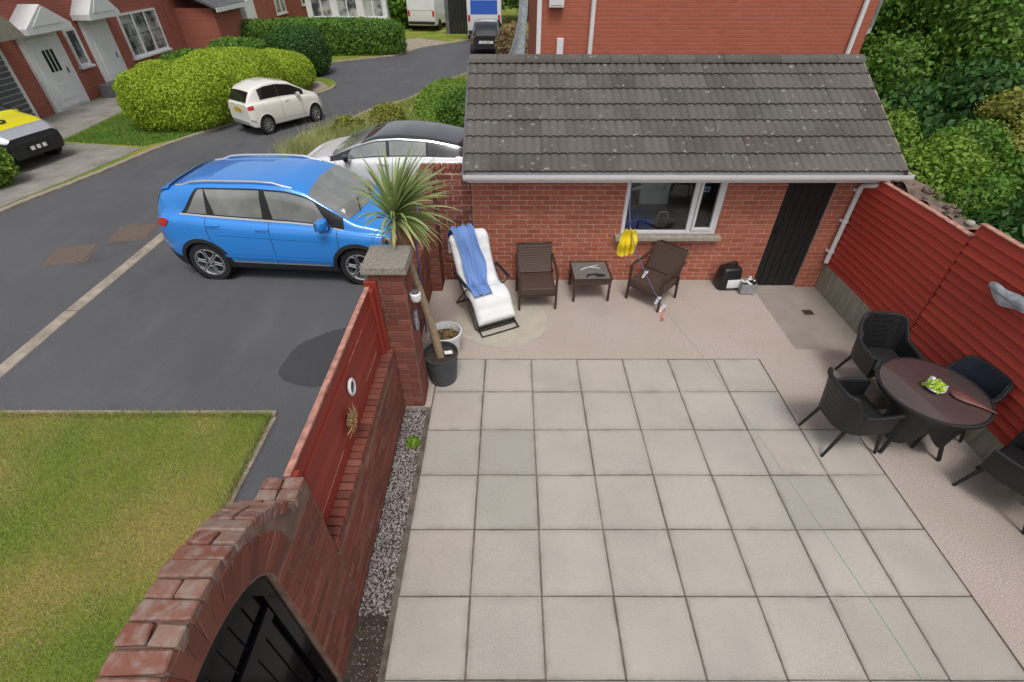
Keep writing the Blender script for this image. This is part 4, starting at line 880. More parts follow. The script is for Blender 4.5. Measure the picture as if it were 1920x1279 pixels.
# ---- dark car far down the road
c5 = Car('parked_black_car', 'black car with a white number plate far down the road beside the gable wall', C, (-1.25, 29.2, G), R(90), 1.0, 'black_car')
c5.patch('rear_window', 'car_glass_dark', -1.8, -1.3, 7.3, 9, .007, 6, 6, full=True); c5.patch('tail_lamp', 'red_lamp', -1.88, -1.65, 4.2, 5.0, .012, 4, 4); c5.plate(-1.91, .66, 'plate_white', text=True, wd=.7); c5.patch('side_glazing', 'car_glass_dark', -1.2, .8, 6.1, 6.9, .005, 20, 4)
# ---- vans far behind
def van(name, label, loc, rz, L, W, H, mat, band):
    t = thing(name, label, 'van', loc, rz); m = MB(); m.prism([(-L / 2, .35), (-L / 2, H - .1), (-L / 2 + .12, H), (L / 2 - 1.4, H), (L / 2 - .75, H * .62), (L / 2 - .1, H * .5), (L / 2, H * .3), (L / 2, .35)], 'y', -W / 2, W / 2); m.build('body', mat, t, bevel=.05, smooth=40)
    for sd in (-1, 1):
        for ax in (-L * .3, L * .31):
            m = MB(); m.lathe([(.15, -.1), (.33, -.1), (.33, .1), (.15, .1), (.0001, .06)], (ax, sd * (W / 2 - .08), .33), 20, Matrix.Rotation(R(-90 * sd), 3, 'X')); m.build('wheel', 'tyre', t, smooth=40)
    m = MB(); m.box((-L / 2 - .006, 0, H * .72), (.02, W * .78, H * .28)); m.build('rear_window', band, t, bevel=.01)
    m = MB(); m.box((-L / 2 - .02, 0, .5), (.08, W * .96, .16)); m.build('rear_bumper', 'trim', t, bevel=.03)
    for sd in (-1, 1):
        m = MB(); m.box((-L / 2 - .01, sd * W * .44, H * .5), (.03, .12, .3)); m.build('tail_lamp', 'red_lamp', t, bevel=.01)
    return t
van('parked_van', 'tall white van with blue rear band beyond the black car', (-1.55, 34.6, G), R(90), 4.6, 1.9, 2.3, 'white_car', 'blue_plastic')
van('white_van', 'white van parked at the end of the road by the trees', (-5.3, 38.6, G), R(80), 4.4, 1.8, 2.0, 'white_car', 'white_paint')
# ================================================================== FOLIAGE
def lump(P, seed, fr=2.2, amp=1.0):
    g = np.random.default_rng(seed); o = np.zeros(len(P))
    for k in range(7):
        d = g.normal(size=3); o += np.sin(P @ d * fr * (1 + .35 * k) + g.uniform(0, 6.3)) / (1 + .5 * k)
    return amp * o / 2.5
def shell(n, ell, seed, e=2.0, thick=(.80, 1.04), lumpy=.12, fr=2.5):
    """points and outward normals through the outer shell of an (super)ellipsoid; ell = (centre, radii)"""
    c, r = np.array(ell[0]), np.array(ell[1]); d = RNG.normal(size=(n, 3)); d /= np.linalg.norm(d, axis=1)[:, None]
    k = (np.abs(d) ** e).sum(1) ** (-1 / e); P = d * k[:, None]; k2 = 1 + lump(P * 1.0 + seed, seed, fr, lumpy); t = RNG.uniform(*thick, n) * k2
    nn = np.sign(d) * np.abs(P) ** (e - 1) / r; nn /= np.linalg.norm(nn, axis=1)[:, None] + 1e-9
    return c + P * r * t[:, None], nn
def leaves(name, P, Nn, size, mat, parent, asp=1.7, up=.25, kind=None):
    n = len(P); a = Nn + RNG.normal(0, .75, (n, 3)); a /= np.linalg.norm(a, axis=1)[:, None]; t = np.cross(a, RNG.normal(size=(n, 3))); t /= np.linalg.norm(t, axis=1)[:, None]; b = np.cross(a, t)
    s = (size * RNG.uniform(.6, 1.35, n))[:, None]; L = t * s * asp / 2; W = b * s / 2
    V = np.stack([P - L, P - L * .1 + W, P + L, P - L * .1 - W], 1).reshape(-1, 3); tn = np.clip(RNG.random(n) * .999, 0, .999)
    o = link(name, np_mesh(name, V, np.arange(4 * n).reshape(-1, 4), np.repeat(tn, 4)), mat, parent)
    if kind: o['kind'] = kind
    return o
def blob(ell, seed, e, lumpy, fr, k=.84, nu=28, nv=16):
    c, r = np.array(ell[0]), np.array(ell[1]); V = []; 
    for i in range(nu):
        for j in range(nv + 1):
            a, b = 2 * math.pi * i / nu, math.pi * j / nv; V.append((math.cos(a) * math.sin(b), math.sin(a) * math.sin(b), math.cos(b)))
    d = np.array(V); kk = (np.abs(d) ** e).sum(1) ** (-1 / e); P = d * kk[:, None]; P2 = P * (1 + lump(P + seed, seed, fr, lumpy))[:, None] * k * r + c
    Fc = [(i * (nv + 1) + j, i * (nv + 1) + j + 1, ((i + 1) % nu) * (nv + 1) + j + 1, ((i + 1) % nu) * (nv + 1) + j) for i in range(nu) for j in range(nv)]
    return P2, Fc
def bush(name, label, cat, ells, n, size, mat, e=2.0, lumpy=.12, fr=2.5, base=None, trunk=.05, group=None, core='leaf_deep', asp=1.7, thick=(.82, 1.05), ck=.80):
    c0 = base or (ells[0][0][0], ells[0][0][1], -.05); t = thing(name, label, cat, c0, group=group)
    vol = np.array([np.prod(np.array(r)) ** (2 / 3) for _, r in ells]); vol = vol / vol.sum(); PP = []; NN = []; m = MB()
    sd0 = random.randint(0, 900)
    for q, (ell, f) in enumerate(zip(ells, vol)):
        P, Nn = shell(int(n * f), ell, sd0 + q, e, thick, lumpy, fr); keep = P[:, 2] > c0[2] + .02
        for q2, (c, r) in enumerate(ells):
            if q2 != q: keep &= ((np.abs((P - np.array(c)) / np.array(r)) ** e).sum(1) > .62)
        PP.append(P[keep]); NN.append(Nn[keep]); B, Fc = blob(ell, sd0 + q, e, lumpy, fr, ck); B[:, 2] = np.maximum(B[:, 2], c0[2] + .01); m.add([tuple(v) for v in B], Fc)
    off = np.array(c0); crown = leaves('crown', np.concatenate(PP) - off, np.concatenate(NN), size, mat, t, asp)
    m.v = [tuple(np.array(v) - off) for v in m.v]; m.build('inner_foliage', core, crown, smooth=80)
    tr = MB(); top = max(c[2] for c, _ in ells) - c0[2]
    tr.tube(cr([(0, 0, -.2), (.03, .02, top * .35), (-.02, .03, top * .8)], 4), [trunk * (1 - .06 * i) for i in range(9)], 8)
    for c, r in ells[:6]:
        d = Vector(c) - Vector(c0); tr.tube(cr([(0, 0, top * .25), (d.x * .5, d.y * .5, top * .3 + d.z * .35), (d.x, d.y, d.z)], 4), [trunk * .6 * (1 - .08 * i) for i in range(9)], 6)
    tr.build('trunk', 'bark', t, smooth=50); return t
# big golden hedge, ball hedge, long box hedge
bush('golden_hedge', 'large rounded golden green hedge beside the small white car', 'hedge', [((-9.95, 15.9, .68), (1.5, 1.2, .92)), ((-9.45, 18.0, .66), (1.65, 1.8, .92)), ((-8.85, 20.2, .50), (1.3, 1.5, .75))], 150000, .036, 'leaf_gold', 2.6, .05, 3.2, (-9.6, 17.5, -.06), core='leaf_gold', thick=(.88, 1.04))
bush('low_hedge', 'low dark green hedge behind the golden hedge near the houses', 'hedge', [((-12.1, 21.0, .4), (1.3, 1.6, .72)), ((-11.8, 24.0, .4), (1.2, 1.6, .75))], 24000, .06, 'leaf_mid', 2.6, .07, 3, (-12, 22, -.06))
bush('ball_hedge', 'dark green ball shaped bush at the end of the golden hedge', 'bush', [((-8.95, 23.4, .72), (1.2, 1.15, .98))], 26000, .05, 'leaf_deep', 2.4, .03, 2, (-9.0, 23.4, -.06))
bush('box_hedge', 'long square clipped green hedge beyond the side road', 'hedge', [((-9.2, 28.6, .55), (3.6, .95, .85)), ((-14.5, 28.9, .5), (3.2, .95, .8))], 60000, .06, 'leaf_mid', 5, .02, 3, (-10, 28.7, -.06))
bush('edge_bush', 'small green bush cut by the left edge beside the yellow car', 'bush', [((-12.05, 10.85, .42), (.75, .55, .55))], 6000, .07, 'leaf_lime', 2.2, .08, 3, (-12.05, 10.85, -.05))
# verge planting
bush('golden_dome_bush', 'golden dome shaped bush on the verge behind the black roofed car', 'bush', [((-3.75, 15.7, .12), (.52, .48, .42))], 7000, .04, 'leaf_olive', 2.3, .05, 3, (-3.75, 15.7, -.04), core='leaf_mid')
bush('verge_bush', 'green spreading bush on the verge against the garage roof edge', 'bush', [((-1.5, 15.8, .25), (.75, .7, .68)), ((-.6, 16.2, .3), (.9, .8, .7))], 14000, .045, 'leaf_mid', 2.2, .08, 3, (-1.5, 15.8, -.04))
bush('low_golden_bush', 'low yellow green ground bush on the verge by the road edge', 'bush', [((-2.35, 18.6, .0), (.95, 2.9, .36))], 16000, .045, 'leaf_lime', 2.2, .08, 3, (-2.35, 18.6, -.04), core='leaf_mid')
def verge_reg(n):
    P = [(-5.75, 12.7), (-6.05, 14.5), (-5.2, 15.7), (-4.6, 17.5), (-3.7, 18.7), (-2.0, 23.2), (-.5, 23.0), (-.5, 12.6)]; return poly_region(P)(n)
blades('verge_grass', 26000, verge_reg, -.04, .14, .022, 'grass', 'rough grass covering the verge between road and parked cars')
blades('tall_verge_grass', 5200, lambda n: (np.concatenate([RNG.normal(-5.35, .35, n // 2), RNG.normal(-4.7, .5, n // 2)]), np.concatenate([RNG.normal(13.2, .4, n // 2), RNG.normal(14.6, .5, n // 2)])), -.04, .34, .016, leafm('tall_grass_leaf', [(.20, .28, .07), (.36, .42, .14), (.60, .54, .30)]), 'tall pale seeding grass at the verge corner by the white car')
bush('yellow_flower_plant', 'low clump of yellow flowers on the verge', 'plant', [((-4.75, 14.9, .1), (.45, .35, .3))], 1800, .06, 'leaf_olive', 2, .15, 3, (-4.75, 14.9, -.04))
# trees and shrubs beyond the right fence
def tree(label, ells, n, size, mat, base, name='garden_tree', group='trees and shrubs beyond the red fence', trunk=.12, asp=1.6):
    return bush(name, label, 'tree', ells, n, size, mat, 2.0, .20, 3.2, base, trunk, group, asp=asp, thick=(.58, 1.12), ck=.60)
def lobes(c, r, k, sp=.62, seed=0):
    g = random.Random(seed); L = []
    for i in range(k):
        a = g.uniform(0, 6.28); h = g.uniform(-.7, .8); q = math.sqrt(max(.05, 1 - h * h)) * sp
        L.append(((c[0] + r[0] * q * math.cos(a), c[1] + r[1] * q * math.sin(a), c[2] + r[2] * h * sp), tuple(x * g.uniform(.38, .56) for x in r)))
    return L
tree('big mid green leafy tree at the upper right, farthest from the fence', lobes((11.6, 14.5, 2.6), (3.6, 3.0, 2.0), 12, .72, 1), 70000, .08, 'leaf_mid', (11.6, 14.5, -.3))
tree('tall leafy tree beside the gable wall at the top right', lobes((9.9, 12.9, 2.3), (2.0, 2.0, 1.9), 9, .68, 2), 50000, .066, 'leaf_mid', (9.9, 12.9, -.3))
tree('dark green tree under the tall trees', lobes((9.2, 11.0, 1.2), (1.5, 1.5, 1.5), 7, .65, 3), 18000, .08, 'leaf_deep', (9.2, 11.0, -.3))  # dark because of its deep green leaf material
tree('olive yellow rounded shrub at the right edge above the pale bush', lobes((9.55, 8.9, 1.65), (1.25, 1.0, .75), 7, .62, 4), 26000, .045, 'leaf_olive', (9.55, 8.9, -.3), 'rounded_shrub')
tree('pale grey green bush at the right edge', lobes((9.0, 7.4, 1.35), (1.1, .8, .8), 7, .62, 5), 24000, .040, 'leaf_pale', (9.0, 7.4, -.3), 'pale_bush')
tree('bright lime green slender shrub against the garage roof edge', lobes((6.35, 7.9, 1.2), (.75, 1.2, 1.15), 8, .66, 6), 26000, .042, 'leaf_lime', (6.35, 7.9, -.3), 'slender_shrub')
tree('fresh green bush in the middle beyond the rubble wall', lobes((7.65, 7.9, 1.25), (1.15, 1.1, 1.0), 9, .66, 7), 32000, .043, 'leaf_mid', (7.65, 7.9, -.3), 'leafy_bush')
tree('low dark bush just behind the rubble wall', lobes((6.6, 6.4, .95), (1.2, .8, .75), 7, .62, 8), 20000, .044, 'leaf_mid', (6.6, 6.4, -.3), 'low_bush')
tree('dark green bush behind the taller red panel', lobes((7.3, 5.5, 1.0), (1.6, 1.0, .9), 8, .66, 9), 11000, .08, 'leaf_deep', (7.3, 5.5, -.3), 'dark_bush')  # dark tone is the deep green leaf colour itself
tree('dark evergreen filling the gap beyond the middle bushes', lobes((8.1, 10.0, .9), (1.3, 1.2, 1.2), 6, .65, 10), 9000, .09, 'leaf_deep', (8.1, 10.0, -.3), 'evergreen_bush')
tree('tall spreading tree behind everything at the right edge', lobes((14.5, 11.5, 2.9), (2.8, 2.6, 2.0), 10, .7, 11), 46000, .085, 'leaf_lime', (14.5, 11.5, -.3))
tree('green bush at the right edge below the pale bush', lobes((9.4, 5.9, .9), (1.3, .9, .9), 7, .65, 12), 14000, .055, 'leaf_mid', (9.4, 5.9, -.3), 'edge_shrub')
tree('dense dark tree closing the end of the road', lobes((-4.8, 43.5, 2.2), (4.0, 2.2, 2.8), 12, .7, 13), 16000, .2, 'leaf_deep', (-4.8, 43.5, -.1), 'road_end_tree', 'trees at the end of the road')
tree('bushy tree left of the white van at the road end', lobes((-8.6, 38.5, 1.2), (2.6, 1.6, 2.0), 9, .7, 14), 12000, .16, 'leaf_mid', (-8.6, 38.5, -.1), 'road_end_tree', 'trees at the end of the road')
tree('dark tree behind the van with the blue band', lobes((.6, 42.0, 2.4), (3.2, 2.2, 2.8), 10, .7, 15), 12000, .2, 'leaf_deep', (.6, 42, -.1), 'road_end_tree', 'trees at the end of the road')
bush('brown_bush', 'withered brown bush between the black car and the gable house', 'bush', [((.05, 26.0, .55), (.75, .7, .95)), ((.35, 24.9, .35), (.5, .5, .6))], 6000, .07, 'dry', 2.1, .15, 3, (.05, 26.0, -.08), core='bark')
m = MB()
for k in range(60):
    s = random.uniform(.03, .08); m.box((random.choice((7.2, 8.4, 9.3)) + random.uniform(-.5, .9), 6.4 + random.uniform(-.2, .3), .85 + random.uniform(-.15, .15)), (s, s, s * .6), rot=(random.random() * 6,) * 3)
tag(m.build('white_blossom', 'ceramic'), 'scattered white blossom among the bushes beyond the rubble wall', 'blossom', kind='stuff')
# ================================================================== HOUSES
def window(t, org, ax, wd, ht, nx, ny, glass='house_glass', fr=.07, lattice=True, out=1):
    """a framed window on the plane through org; ax = 'y' (faces +x) or 'x' (faces -y)"""
    def B(m, u0, u1, z0, z1, d0, d1):
        c = ((u0 + u1) / 2, (z0 + z1) / 2); 
        if ax == 'y': m.box((org[0] + (d0 + d1) / 2, org[1] + c[0], org[2] + c[1]), (d1 - d0, u1 - u0, z1 - z0))
        else: m.box((org[0] + c[0], org[1] - (d0 + d1) / 2, org[2] + c[1]), (u1 - u0, d1 - d0, z1 - z0))
    m = MB(); B(m, 0, wd, 0, ht, .004, .02); pn = m.build('window', 'upvc', t, world=True)
    m = MB(); cw, ch = (wd - fr * (nx + 1)) / nx, (ht - fr * (ny + 1)) / ny
    for i in range(nx + 1): B(m, i * (cw + fr), i * (cw + fr) + fr, 0, ht, .021, .065)
    for j in range(ny + 1): B(m, .001, wd - .001, j * (ch + fr), j * (ch + fr) + fr, .0215, .063)
    m.build('frame', 'upvc', pn)
    for i in range(nx):
        for j in range(ny):
            m = MB(); B(m, fr + i * (cw + fr), (i + 1) * (cw + fr), fr + j * (ch + fr), (j + 1) * (ch + fr), .021, .03); m.build('pane', glass, pn)
    m = MB()
    if lattice:
        for i in range(nx):
            for q in (1, 2): B(m, fr + i * (cw + fr) + cw * q / 3 - .008, fr + i * (cw + fr) + cw * q / 3 + .008, fr, ht - fr, .031, .036)
        for q in range(1, 4): B(m, fr, wd - fr, ht * q / 4 - .008, ht * q / 4 + .008, .031, .0355)
        m.build('lattice_bar', 'trim', pn)
    m = MB(); B(m, -.06, wd + .06, -.07, -.005, 0, .14); m.build('sill', 'white_paint', pn)
    return pn
def street_house(label, y0, y1, X, H=5.4, depth=7):
    t = thing('brick_house', label, 'house', (X - depth / 2, (y0 + y1) / 2, -.1), group='red brick houses across the street')
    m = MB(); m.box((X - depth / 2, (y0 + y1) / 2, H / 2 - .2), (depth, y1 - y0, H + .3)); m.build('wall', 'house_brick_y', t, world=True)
    m = MB(); m.prism([(X + .4, H - .1), (X + .4, H), (X - depth / 2, H + 2.3), (X - depth - .4, H), (X - depth - .4, H - .1)], 'y', y0 - .02, y1 + .02); rf = m.build('roof', 'slate', t, world=True)
    m = MB(); m.box((X - depth / 2, y0 + 1.2, H + 2.4), (.7, .9, 1.2)); m.build('chimney', 'house_brick_y', rf)
    return t
def porch_door(t, X, y, wd, ht, canopy, dark=True):
    m = MB(); m.box((X + .07, y, ht / 2 - .06), (.12, wd + .36, ht)); dr = m.build('door', 'white_paint', t, world=True, bevel=.01)
    m = MB(); m.box((X + .14, y, ht / 2 - .08), (.03, wd, ht - .2)); m.build('door_leaf', 'white_paint', dr, bevel=.008)
    if dark:
        for q in (-1, 0, 1):
            m = MB(); m.box((X + .16, y + q * wd * .14, ht * .62), (.015, wd * .09, ht * .28)); m.build('pane', 'car_glass_dark', dr)
        m = MB(); m.box((X + .16, y, ht * .22), (.014, wd * .6, ht * .22)); m.build('panel', 'white_paint', dr, bevel=.006)
    m = MB(); m.box((X + .165, y + wd * .38, ht * .46), (.03, .03, .16)); m.build('handle', 'metal_black', dr)
    if canopy:
        w2 = wd / 2 + .34; m = MB(); m.prism([(y - w2, ht - .03), (y + w2, ht - .03), (y + w2, ht + .14), (y, ht + .14 + canopy), (y - w2, ht + .14)], 'x', X + .002, X + .65); c = m.build('canopy', 'white_paint', t, world=True, bevel=.012)
        m = MB(); m.prism([(y - w2 * .7, ht + .17), (y + w2 * .7, ht + .17), (y, ht + .05 + canopy)], 'x', X + .652, X + .665); m.build('pediment', 'upvc', c)
HX = -15.0
h1 = street_house('red brick house with two white porch doors and a lattice window, nearest across the street', 12.6, 25.2, HX)
porch_door(h1, HX, 17.85, 1.2, 2.15, .55); porch_door(h1, HX, 20.55, .95, 2.25, .75, False)
window(h1, (HX, 22.0, .75), 'y', 2.5, 1.45, 3, 1)
window(h1, (HX, 19.05, .95), 'y', .55, 1.1, 1, 1, lattice=False)
m = MB(); m.box((HX + .04, 15.1, .98), (.08, 2.5, 2.1)); gd = m.build('garage_door', 'white_paint', h1, world=True)
for k in range(13):
    m = MB(); m.box((HX + .09, 15.1, .10 + k * .145), (.03, 2.2, .12), rot=(0, .18, 0)); m.build('slat', 'slate', gd)
m = MB(); m.prism([(13.6, 2.15), (16.5, 2.15), (16.2, 2.6), (15.05, 3.3), (13.9, 2.6)], 'x', HX + .002, HX + .9); m.build('garage_gable', 'sill', h1, world=True)
m = MB(); [m.box((HX + .5, y, .12), (.45, .5, .5), taper=.9) for y in (19.3, 19.85)]; 
tag(m.build('planter_box', 'slate', bevel=.02), 'dark planters standing at the wall between the two white porch doors', 'planter')
h2 = street_house('red brick house with a grey slate porch, second across the street', 25.25, 36.0, HX)
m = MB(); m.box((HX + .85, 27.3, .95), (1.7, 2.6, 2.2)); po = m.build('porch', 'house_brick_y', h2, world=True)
m = MB(); m.prism([(HX + 2.0, 2.0), (HX + 2.0, 2.08), (HX + .003, 3.05), (HX + .003, 2.9)], 'y', 25.75, 28.85); pr_ = m.build('porch_roof', 'slate', h2, world=True)
for k in range(7):
    q = (k + .5) / 7; m = MB(); m.box((HX + 2.0 - 2.0 * q, 27.3, 2.09 + .97 * q), (.30, 3.08, .02), rot=(0, .47, 0)); m.build('slate_course', 'slate', pr_)
m = MB(); m.box((HX + 2.01, 27.3, 2.0), (.05, 3.12, .16)); m.build('porch_fascia', 'upvc', h2, world=True)
m = MB(); m.prism([(HX + 2.03, 1.95), (HX + 2.03, 2.14), (HX + .0, 3.12), (HX + .0, 2.92)], 'y', 28.86, 28.9); m.build('barge_board', 'upvc', h2, world=True)
porch_door(h2, HX, 29.75, .95, 2.1, 0, False)
window(h2, (HX, 31.0, .8), 'y', 1.9, 1.4, 2, 1)
m = MB(); m.tube([(HX + .08, 33.6, -.1), (HX + .08, 33.6, 5.2)], .06, 8); m.build('downpipe', 'upvc', h2, world=True, smooth=50)
m = MB(); m.box((HX + .12, 33.3, 1.6), (.2, .9, 3.4)); m.build('entrance_surround', 'white_paint', h2, world=True, bevel=.03)
h3 = street_house('red brick house farthest along the far side of the street', 36.05, 50, HX)
window(h3, (HX, 37.2, .8), 'y', 1.6, 1.6, 2, 1); window(h3, (HX, 42, .9), 'y', 2.2, 1.4, 3, 1)
# pale bungalow behind the box hedge
wb = thing('white_bungalow', 'low white rendered bungalow behind the long box hedge', 'house', (-10, 37.5, -.1))
m = MB(); m.box((-10.3, 38.5, .95), (5.0, 4, 2.2)); m.build('wall', 'white_paint', wb, world=True)
m = MB(); m.prism([(-13.0, 2.05), (-7.6, 2.05), (-8.2, 2.25), (-12.4, 2.25)], 'y', 36.3, 40.7); m.build('roof', 'slate', wb, world=True)
for i in range(3): window(wb, (-12.5 + i * 1.6, 36.5, .7), 'x', 1.3, 1.0, 2, 1, lattice=False)
# dark side gate at the road end
dg_ = thing('side_gate', 'tall dark timber side gates at the end of the road', 'gate', (-2.9, 35.4, G))
for k in range(9):
    m = MB(); m.box((-3.75 + k * .2, 35.4, .95), (.19, .05, 2.05)); m.build('board', 'black_door', dg_, world=True, bevel=.008)
for x in (-3.95, -2.0):
    m = MB(); m.box((x, 35.42, 1.05), (.22, .22, 2.3)); m.build('post', 'slate', dg_, world=True, bevel=.02)
m = MB(); m.box((-2.98, 35.42, 2.1), (1.9, .3, .2)); m.build('top_beam', 'slate', dg_, world=True, bevel=.03)
# house with the plain gable behind the garage
hg = thing('gable_house', 'big red brick gable wall rising behind the garage roof', 'house', (4, 15, -.1))
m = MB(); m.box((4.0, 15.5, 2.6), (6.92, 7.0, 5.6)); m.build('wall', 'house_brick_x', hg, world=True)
m = MB(); m.prism([(12.0 - .3, 5.4), (15.5, 7.7), (19.3, 5.4)], 'x', .3, 7.7); m.build('roof', 'slate', hg, world=True)
for x, y in ((1.66, 11.95), (7.18, 11.95)):
    m = MB(); m.tube([(x, y, -.2), (x, y, 5.3)], .05, 10); m.build('downpipe', 'upvc', hg, world=True, smooth=50)
m = MB(); m.box((.56, 11.97, 2.6), (.09, .1, 5.6)); m.build('corner_board', 'upvc', hg, world=True)
m = MB(); m.box((.90, 11.93, 3.45), (.3, .14, .42)); mb_ = m.build('meter_box', 'upvc', hg, world=True, bevel=.01)
m = MB(); m.box((.90, 11.855, 3.45), (.24, .01, .34)); m.build('meter_door', 'white_paint', mb_, bevel=.003)
m = MB(); m.box((1.02, 11.97, 2.1), (.14, .08, 1.2)); m.build('vent_duct', 'upvc', hg, world=True, bevel=.01)
m = MB(); m.prism([(7.46, 12.02), (7.75, 12.35), (7.75, 14), (7.46, 14.2)], 'z', 2.75, 4.4); bay = m.build('bay_window', 'upvc', hg, world=True)
m = MB(); m.box((7.756, 13.1, 3.55), (.012, 1.5, 1.3)); m.build('pane', 'house_glass', bay)
m = MB(); m.box((7.613, 12.172, 3.55), (.3, .012, 1.3), rot=(0, 0, R(48.7))); m.build('pane', 'house_glass', bay)
lw = thing('side_wall', 'low rendered wall beside the gable, under the trees', 'wall', (8.3, 12.4, -.1))
m = MB(); m.box((8.2, 11.5, .55), (1.5, .2, 1.5)); m.build('wall_core', 'rubble', lw, world=True, bevel=.02)
m = MB(); m.box((8.2, 11.5, 1.34), (1.56, .28, .07)); m.build('coping', 'concrete', lw, world=True, bevel=.015)
m = MB(); m.lathe([(.0001, 0), (.13, .0), (.17, .25), (.15, .25), (.12, .02)], (7.25, 9.9, 1.15), 20); tag(m.build('red_bucket', 'red_lamp', smooth=40), 'small red bucket beside the garage roof under the trees', 'bucket')
m = MB(); m.box((7.25, 9.9, .4), (.5, .5, 1.5)); tag(m.build('garden_plinth', 'rubble', bevel=.03), 'dark stone plinth carrying the red bucket', 'plinth')

rl = thing('metal_railing', 'pale metal railing beside the corner of the gable house', 'railing', (.1, 20.2, G))
for k in range(7):
    m = MB(); m.tube([(-.35 + k * .13, 20.2, G), (-.35 + k * .13, 20.2, 1.05)], .014, 6); m.build('bar', 'metal', rl, world=True, smooth=50)
for z in (.15, 1.05):
    m = MB(); m.tube([(-.38, 20.2, z), (.5, 20.2, z)], .02, 6); m.build('rail', 'metal', rl, world=True, smooth=50)
m = MB(); m.box((.52, 20.2, .55), (.09, .09, 1.25)); m.build('post', 'upvc', rl, world=True, bevel=.01)
m = MB(); m.grid(lambda u, v: (.45 + .35 * (1 - u) ** 2 * -1 + (v - .5) * (.34 + .5 * (1 - u) ** 3), 22.6 + .15 * math.sin(v * 3), .45 + 2.3 * u), 14, 6)
tag(m.build('curved_panel', 'silver_orn', smooth=60, solid=.03), 'pale blue curved panel standing by the corner of the gable house', 'panel')
# ================================================================== FURNITURE ON THE PATIO
def sweep(name, mat, parent, prof, width, th, y0=0, n=6, ny=14, wob=0, quilt=0, edge=.5, seed=0, off=0, sag=0):
    """a padded strip along a side profile (x, z): top and under side, rounded edges"""
    pts = cr([(p[0], 0, p[1]) for p in prof], n); g = random.Random(seed); ph = [g.uniform(0, 6.28) for _ in range(6)]; m = MB(); rows = []; L = len(pts)
    Ln = [0]
    for a, b in zip(pts, pts[1:]): Ln.append(Ln[-1] + (b - a).length)
    for i, p in enumerate(pts):
        t = (pts[min(i + 1, L - 1)] - pts[max(i - 1, 0)]).normalized(); nn = Vector((-t.z, 0, t.x)); nn = nn if nn.z > 0 else -nn; s = Ln[i]
        ends = min(1, min(i, L - 1 - i) / 1.5) if th > .03 else 1; top = []; bot = []
        for j in range(ny + 1):
            v = j / ny * 2 - 1; ed = (1 - abs(v) ** 6) ** edge if th > .03 else 1
            y = y0 + v * width / 2 * (1 + (wob * .25 * math.sin(s * 5 + ph[0]) + wob * .15 * math.sin(s * 13 + ph[1]))) + wob * .12 * math.sin(s * 4 + ph[2])
            h = th * (.35 + .65 * ed * ends) + off + quilt * (abs(math.sin(s * math.pi / .17)) ** .5 - .6) * ed + wob * .10 * (math.sin(v * 7 + s * 3 + ph[3]) * .5 + .5 * math.sin(v * 12 - s * 4 + ph[4]))
            top.append(Vector((p.x, y, p.z)) + nn * h); bot.append(Vector((p.x, y, p.z)) + nn * (off + wob * 0))
        rows.append(top + bot[::-1] if th > .03 else top)
    k = len(rows[0]); V = [p for r_ in rows for p in r_]
    if th > .03:
        Fc = [(i * k + j, i * k + (j + 1) % k, (i + 1) * k + (j + 1) % k, (i + 1) * k + j) for i in range(L - 1) for j in range(k)] + [tuple(range(k))[::-1], tuple(range((L - 1) * k, L * k))]
    else: Fc = [(i * k + j, i * k + j + 1, (i + 1) * k + j + 1, (i + 1) * k + j) for i in range(L - 1) for j in range(k - 1)]
    m.add(V, Fc); me = m.mesh(name, smooth=60, solid=0 if th > .03 else .006)
    if th <= .03:
        uv = me.uv_layers.new(name='UV')
        for lp in me.loops:
            v = me.vertices[lp.vertex_index].co; uv.data[lp.index].uv = ((v.y - y0) / width + .5, v.z)
    return link(name, me, mat, parent)
lg = thing('recliner_chair', 'reclining garden chair with black tube frame, at the left of the brown chairs', 'chair', (-.42, 5.90, 0), R(-64)); lg.scale = (.87, .95, .99)
m = MB(); PF = [(-.52, .95), (-.42, .79), (-.28, .57), (-.14, .42), (.02, .36), (.2, .39), (.32, .36), (.44, .22), (.52, .06)]
for s in (-1, 1):
    y = s * .29; m = MB(); m.tube(cr([(p[0], y, p[1]) for p in PF], 4), .013, 8); m.build('side_rail', 'metal_black', lg, smooth=50)
    m = MB(); m.tube(cr([(-.40, y * 1.08, .02), (-.1, y * 1.08, .30), (.24, y * 1.08, .60)], 4), .012, 8); m.tube(cr([(.48, y * 1.08, .02), (.15, y * 1.08, .32), (-.30, y * 1.08, .62)], 4), .012, 8); m.build('leg', 'metal_black', lg, smooth=50)
    m = MB(); m.box((-.02, y * 1.16, .615), (.5, .05, .03)); m.build('armrest', 'plastic_black', lg, bevel=.012, smooth=50)
for x, z in ((-.40, .018), (.48, .018), (.55, .03)):
    m = MB(); m.tube([(x, -.31, z), (x, .31, z)], .013, 8); m.build('cross_bar', 'metal_black', lg, smooth=50)
m = MB(); m.tube(cr([(.52, -.29, .06), (.66, -.29, .02), (.69, -.25, .016), (.69, .25, .016), (.66, .29, .02), (.52, .29, .06)], 5), .012, 8); m.build('foot_bar', 'metal_black', lg, smooth=50)
m = MB(); m.box((-.53, 0, .94), (.04, .5, .08), rot=(0, -.5, 0)); m.build('head_bar', 'plastic_black', lg, bevel=.015)
cs = link('lounger_cushion', None); bpy.data.objects.remove(cs)
cs = sweep('lounger_cushion', 'cushion', None, [(-.61, .76), (-.58, .92), (-.52, .97)] + PF[1:-1] + [(.56, .12)], .60, .095, 0, 6, 18, .035, .018, .5, 3, .012)
cs.scale = (.87, .95, .99); cs.location = (-.42, 5.90, 0); cs.rotation_euler = (0, 0, R(-64)); tag(cs, 'thick white padded cushion lying on the reclining chair', 'cushion')
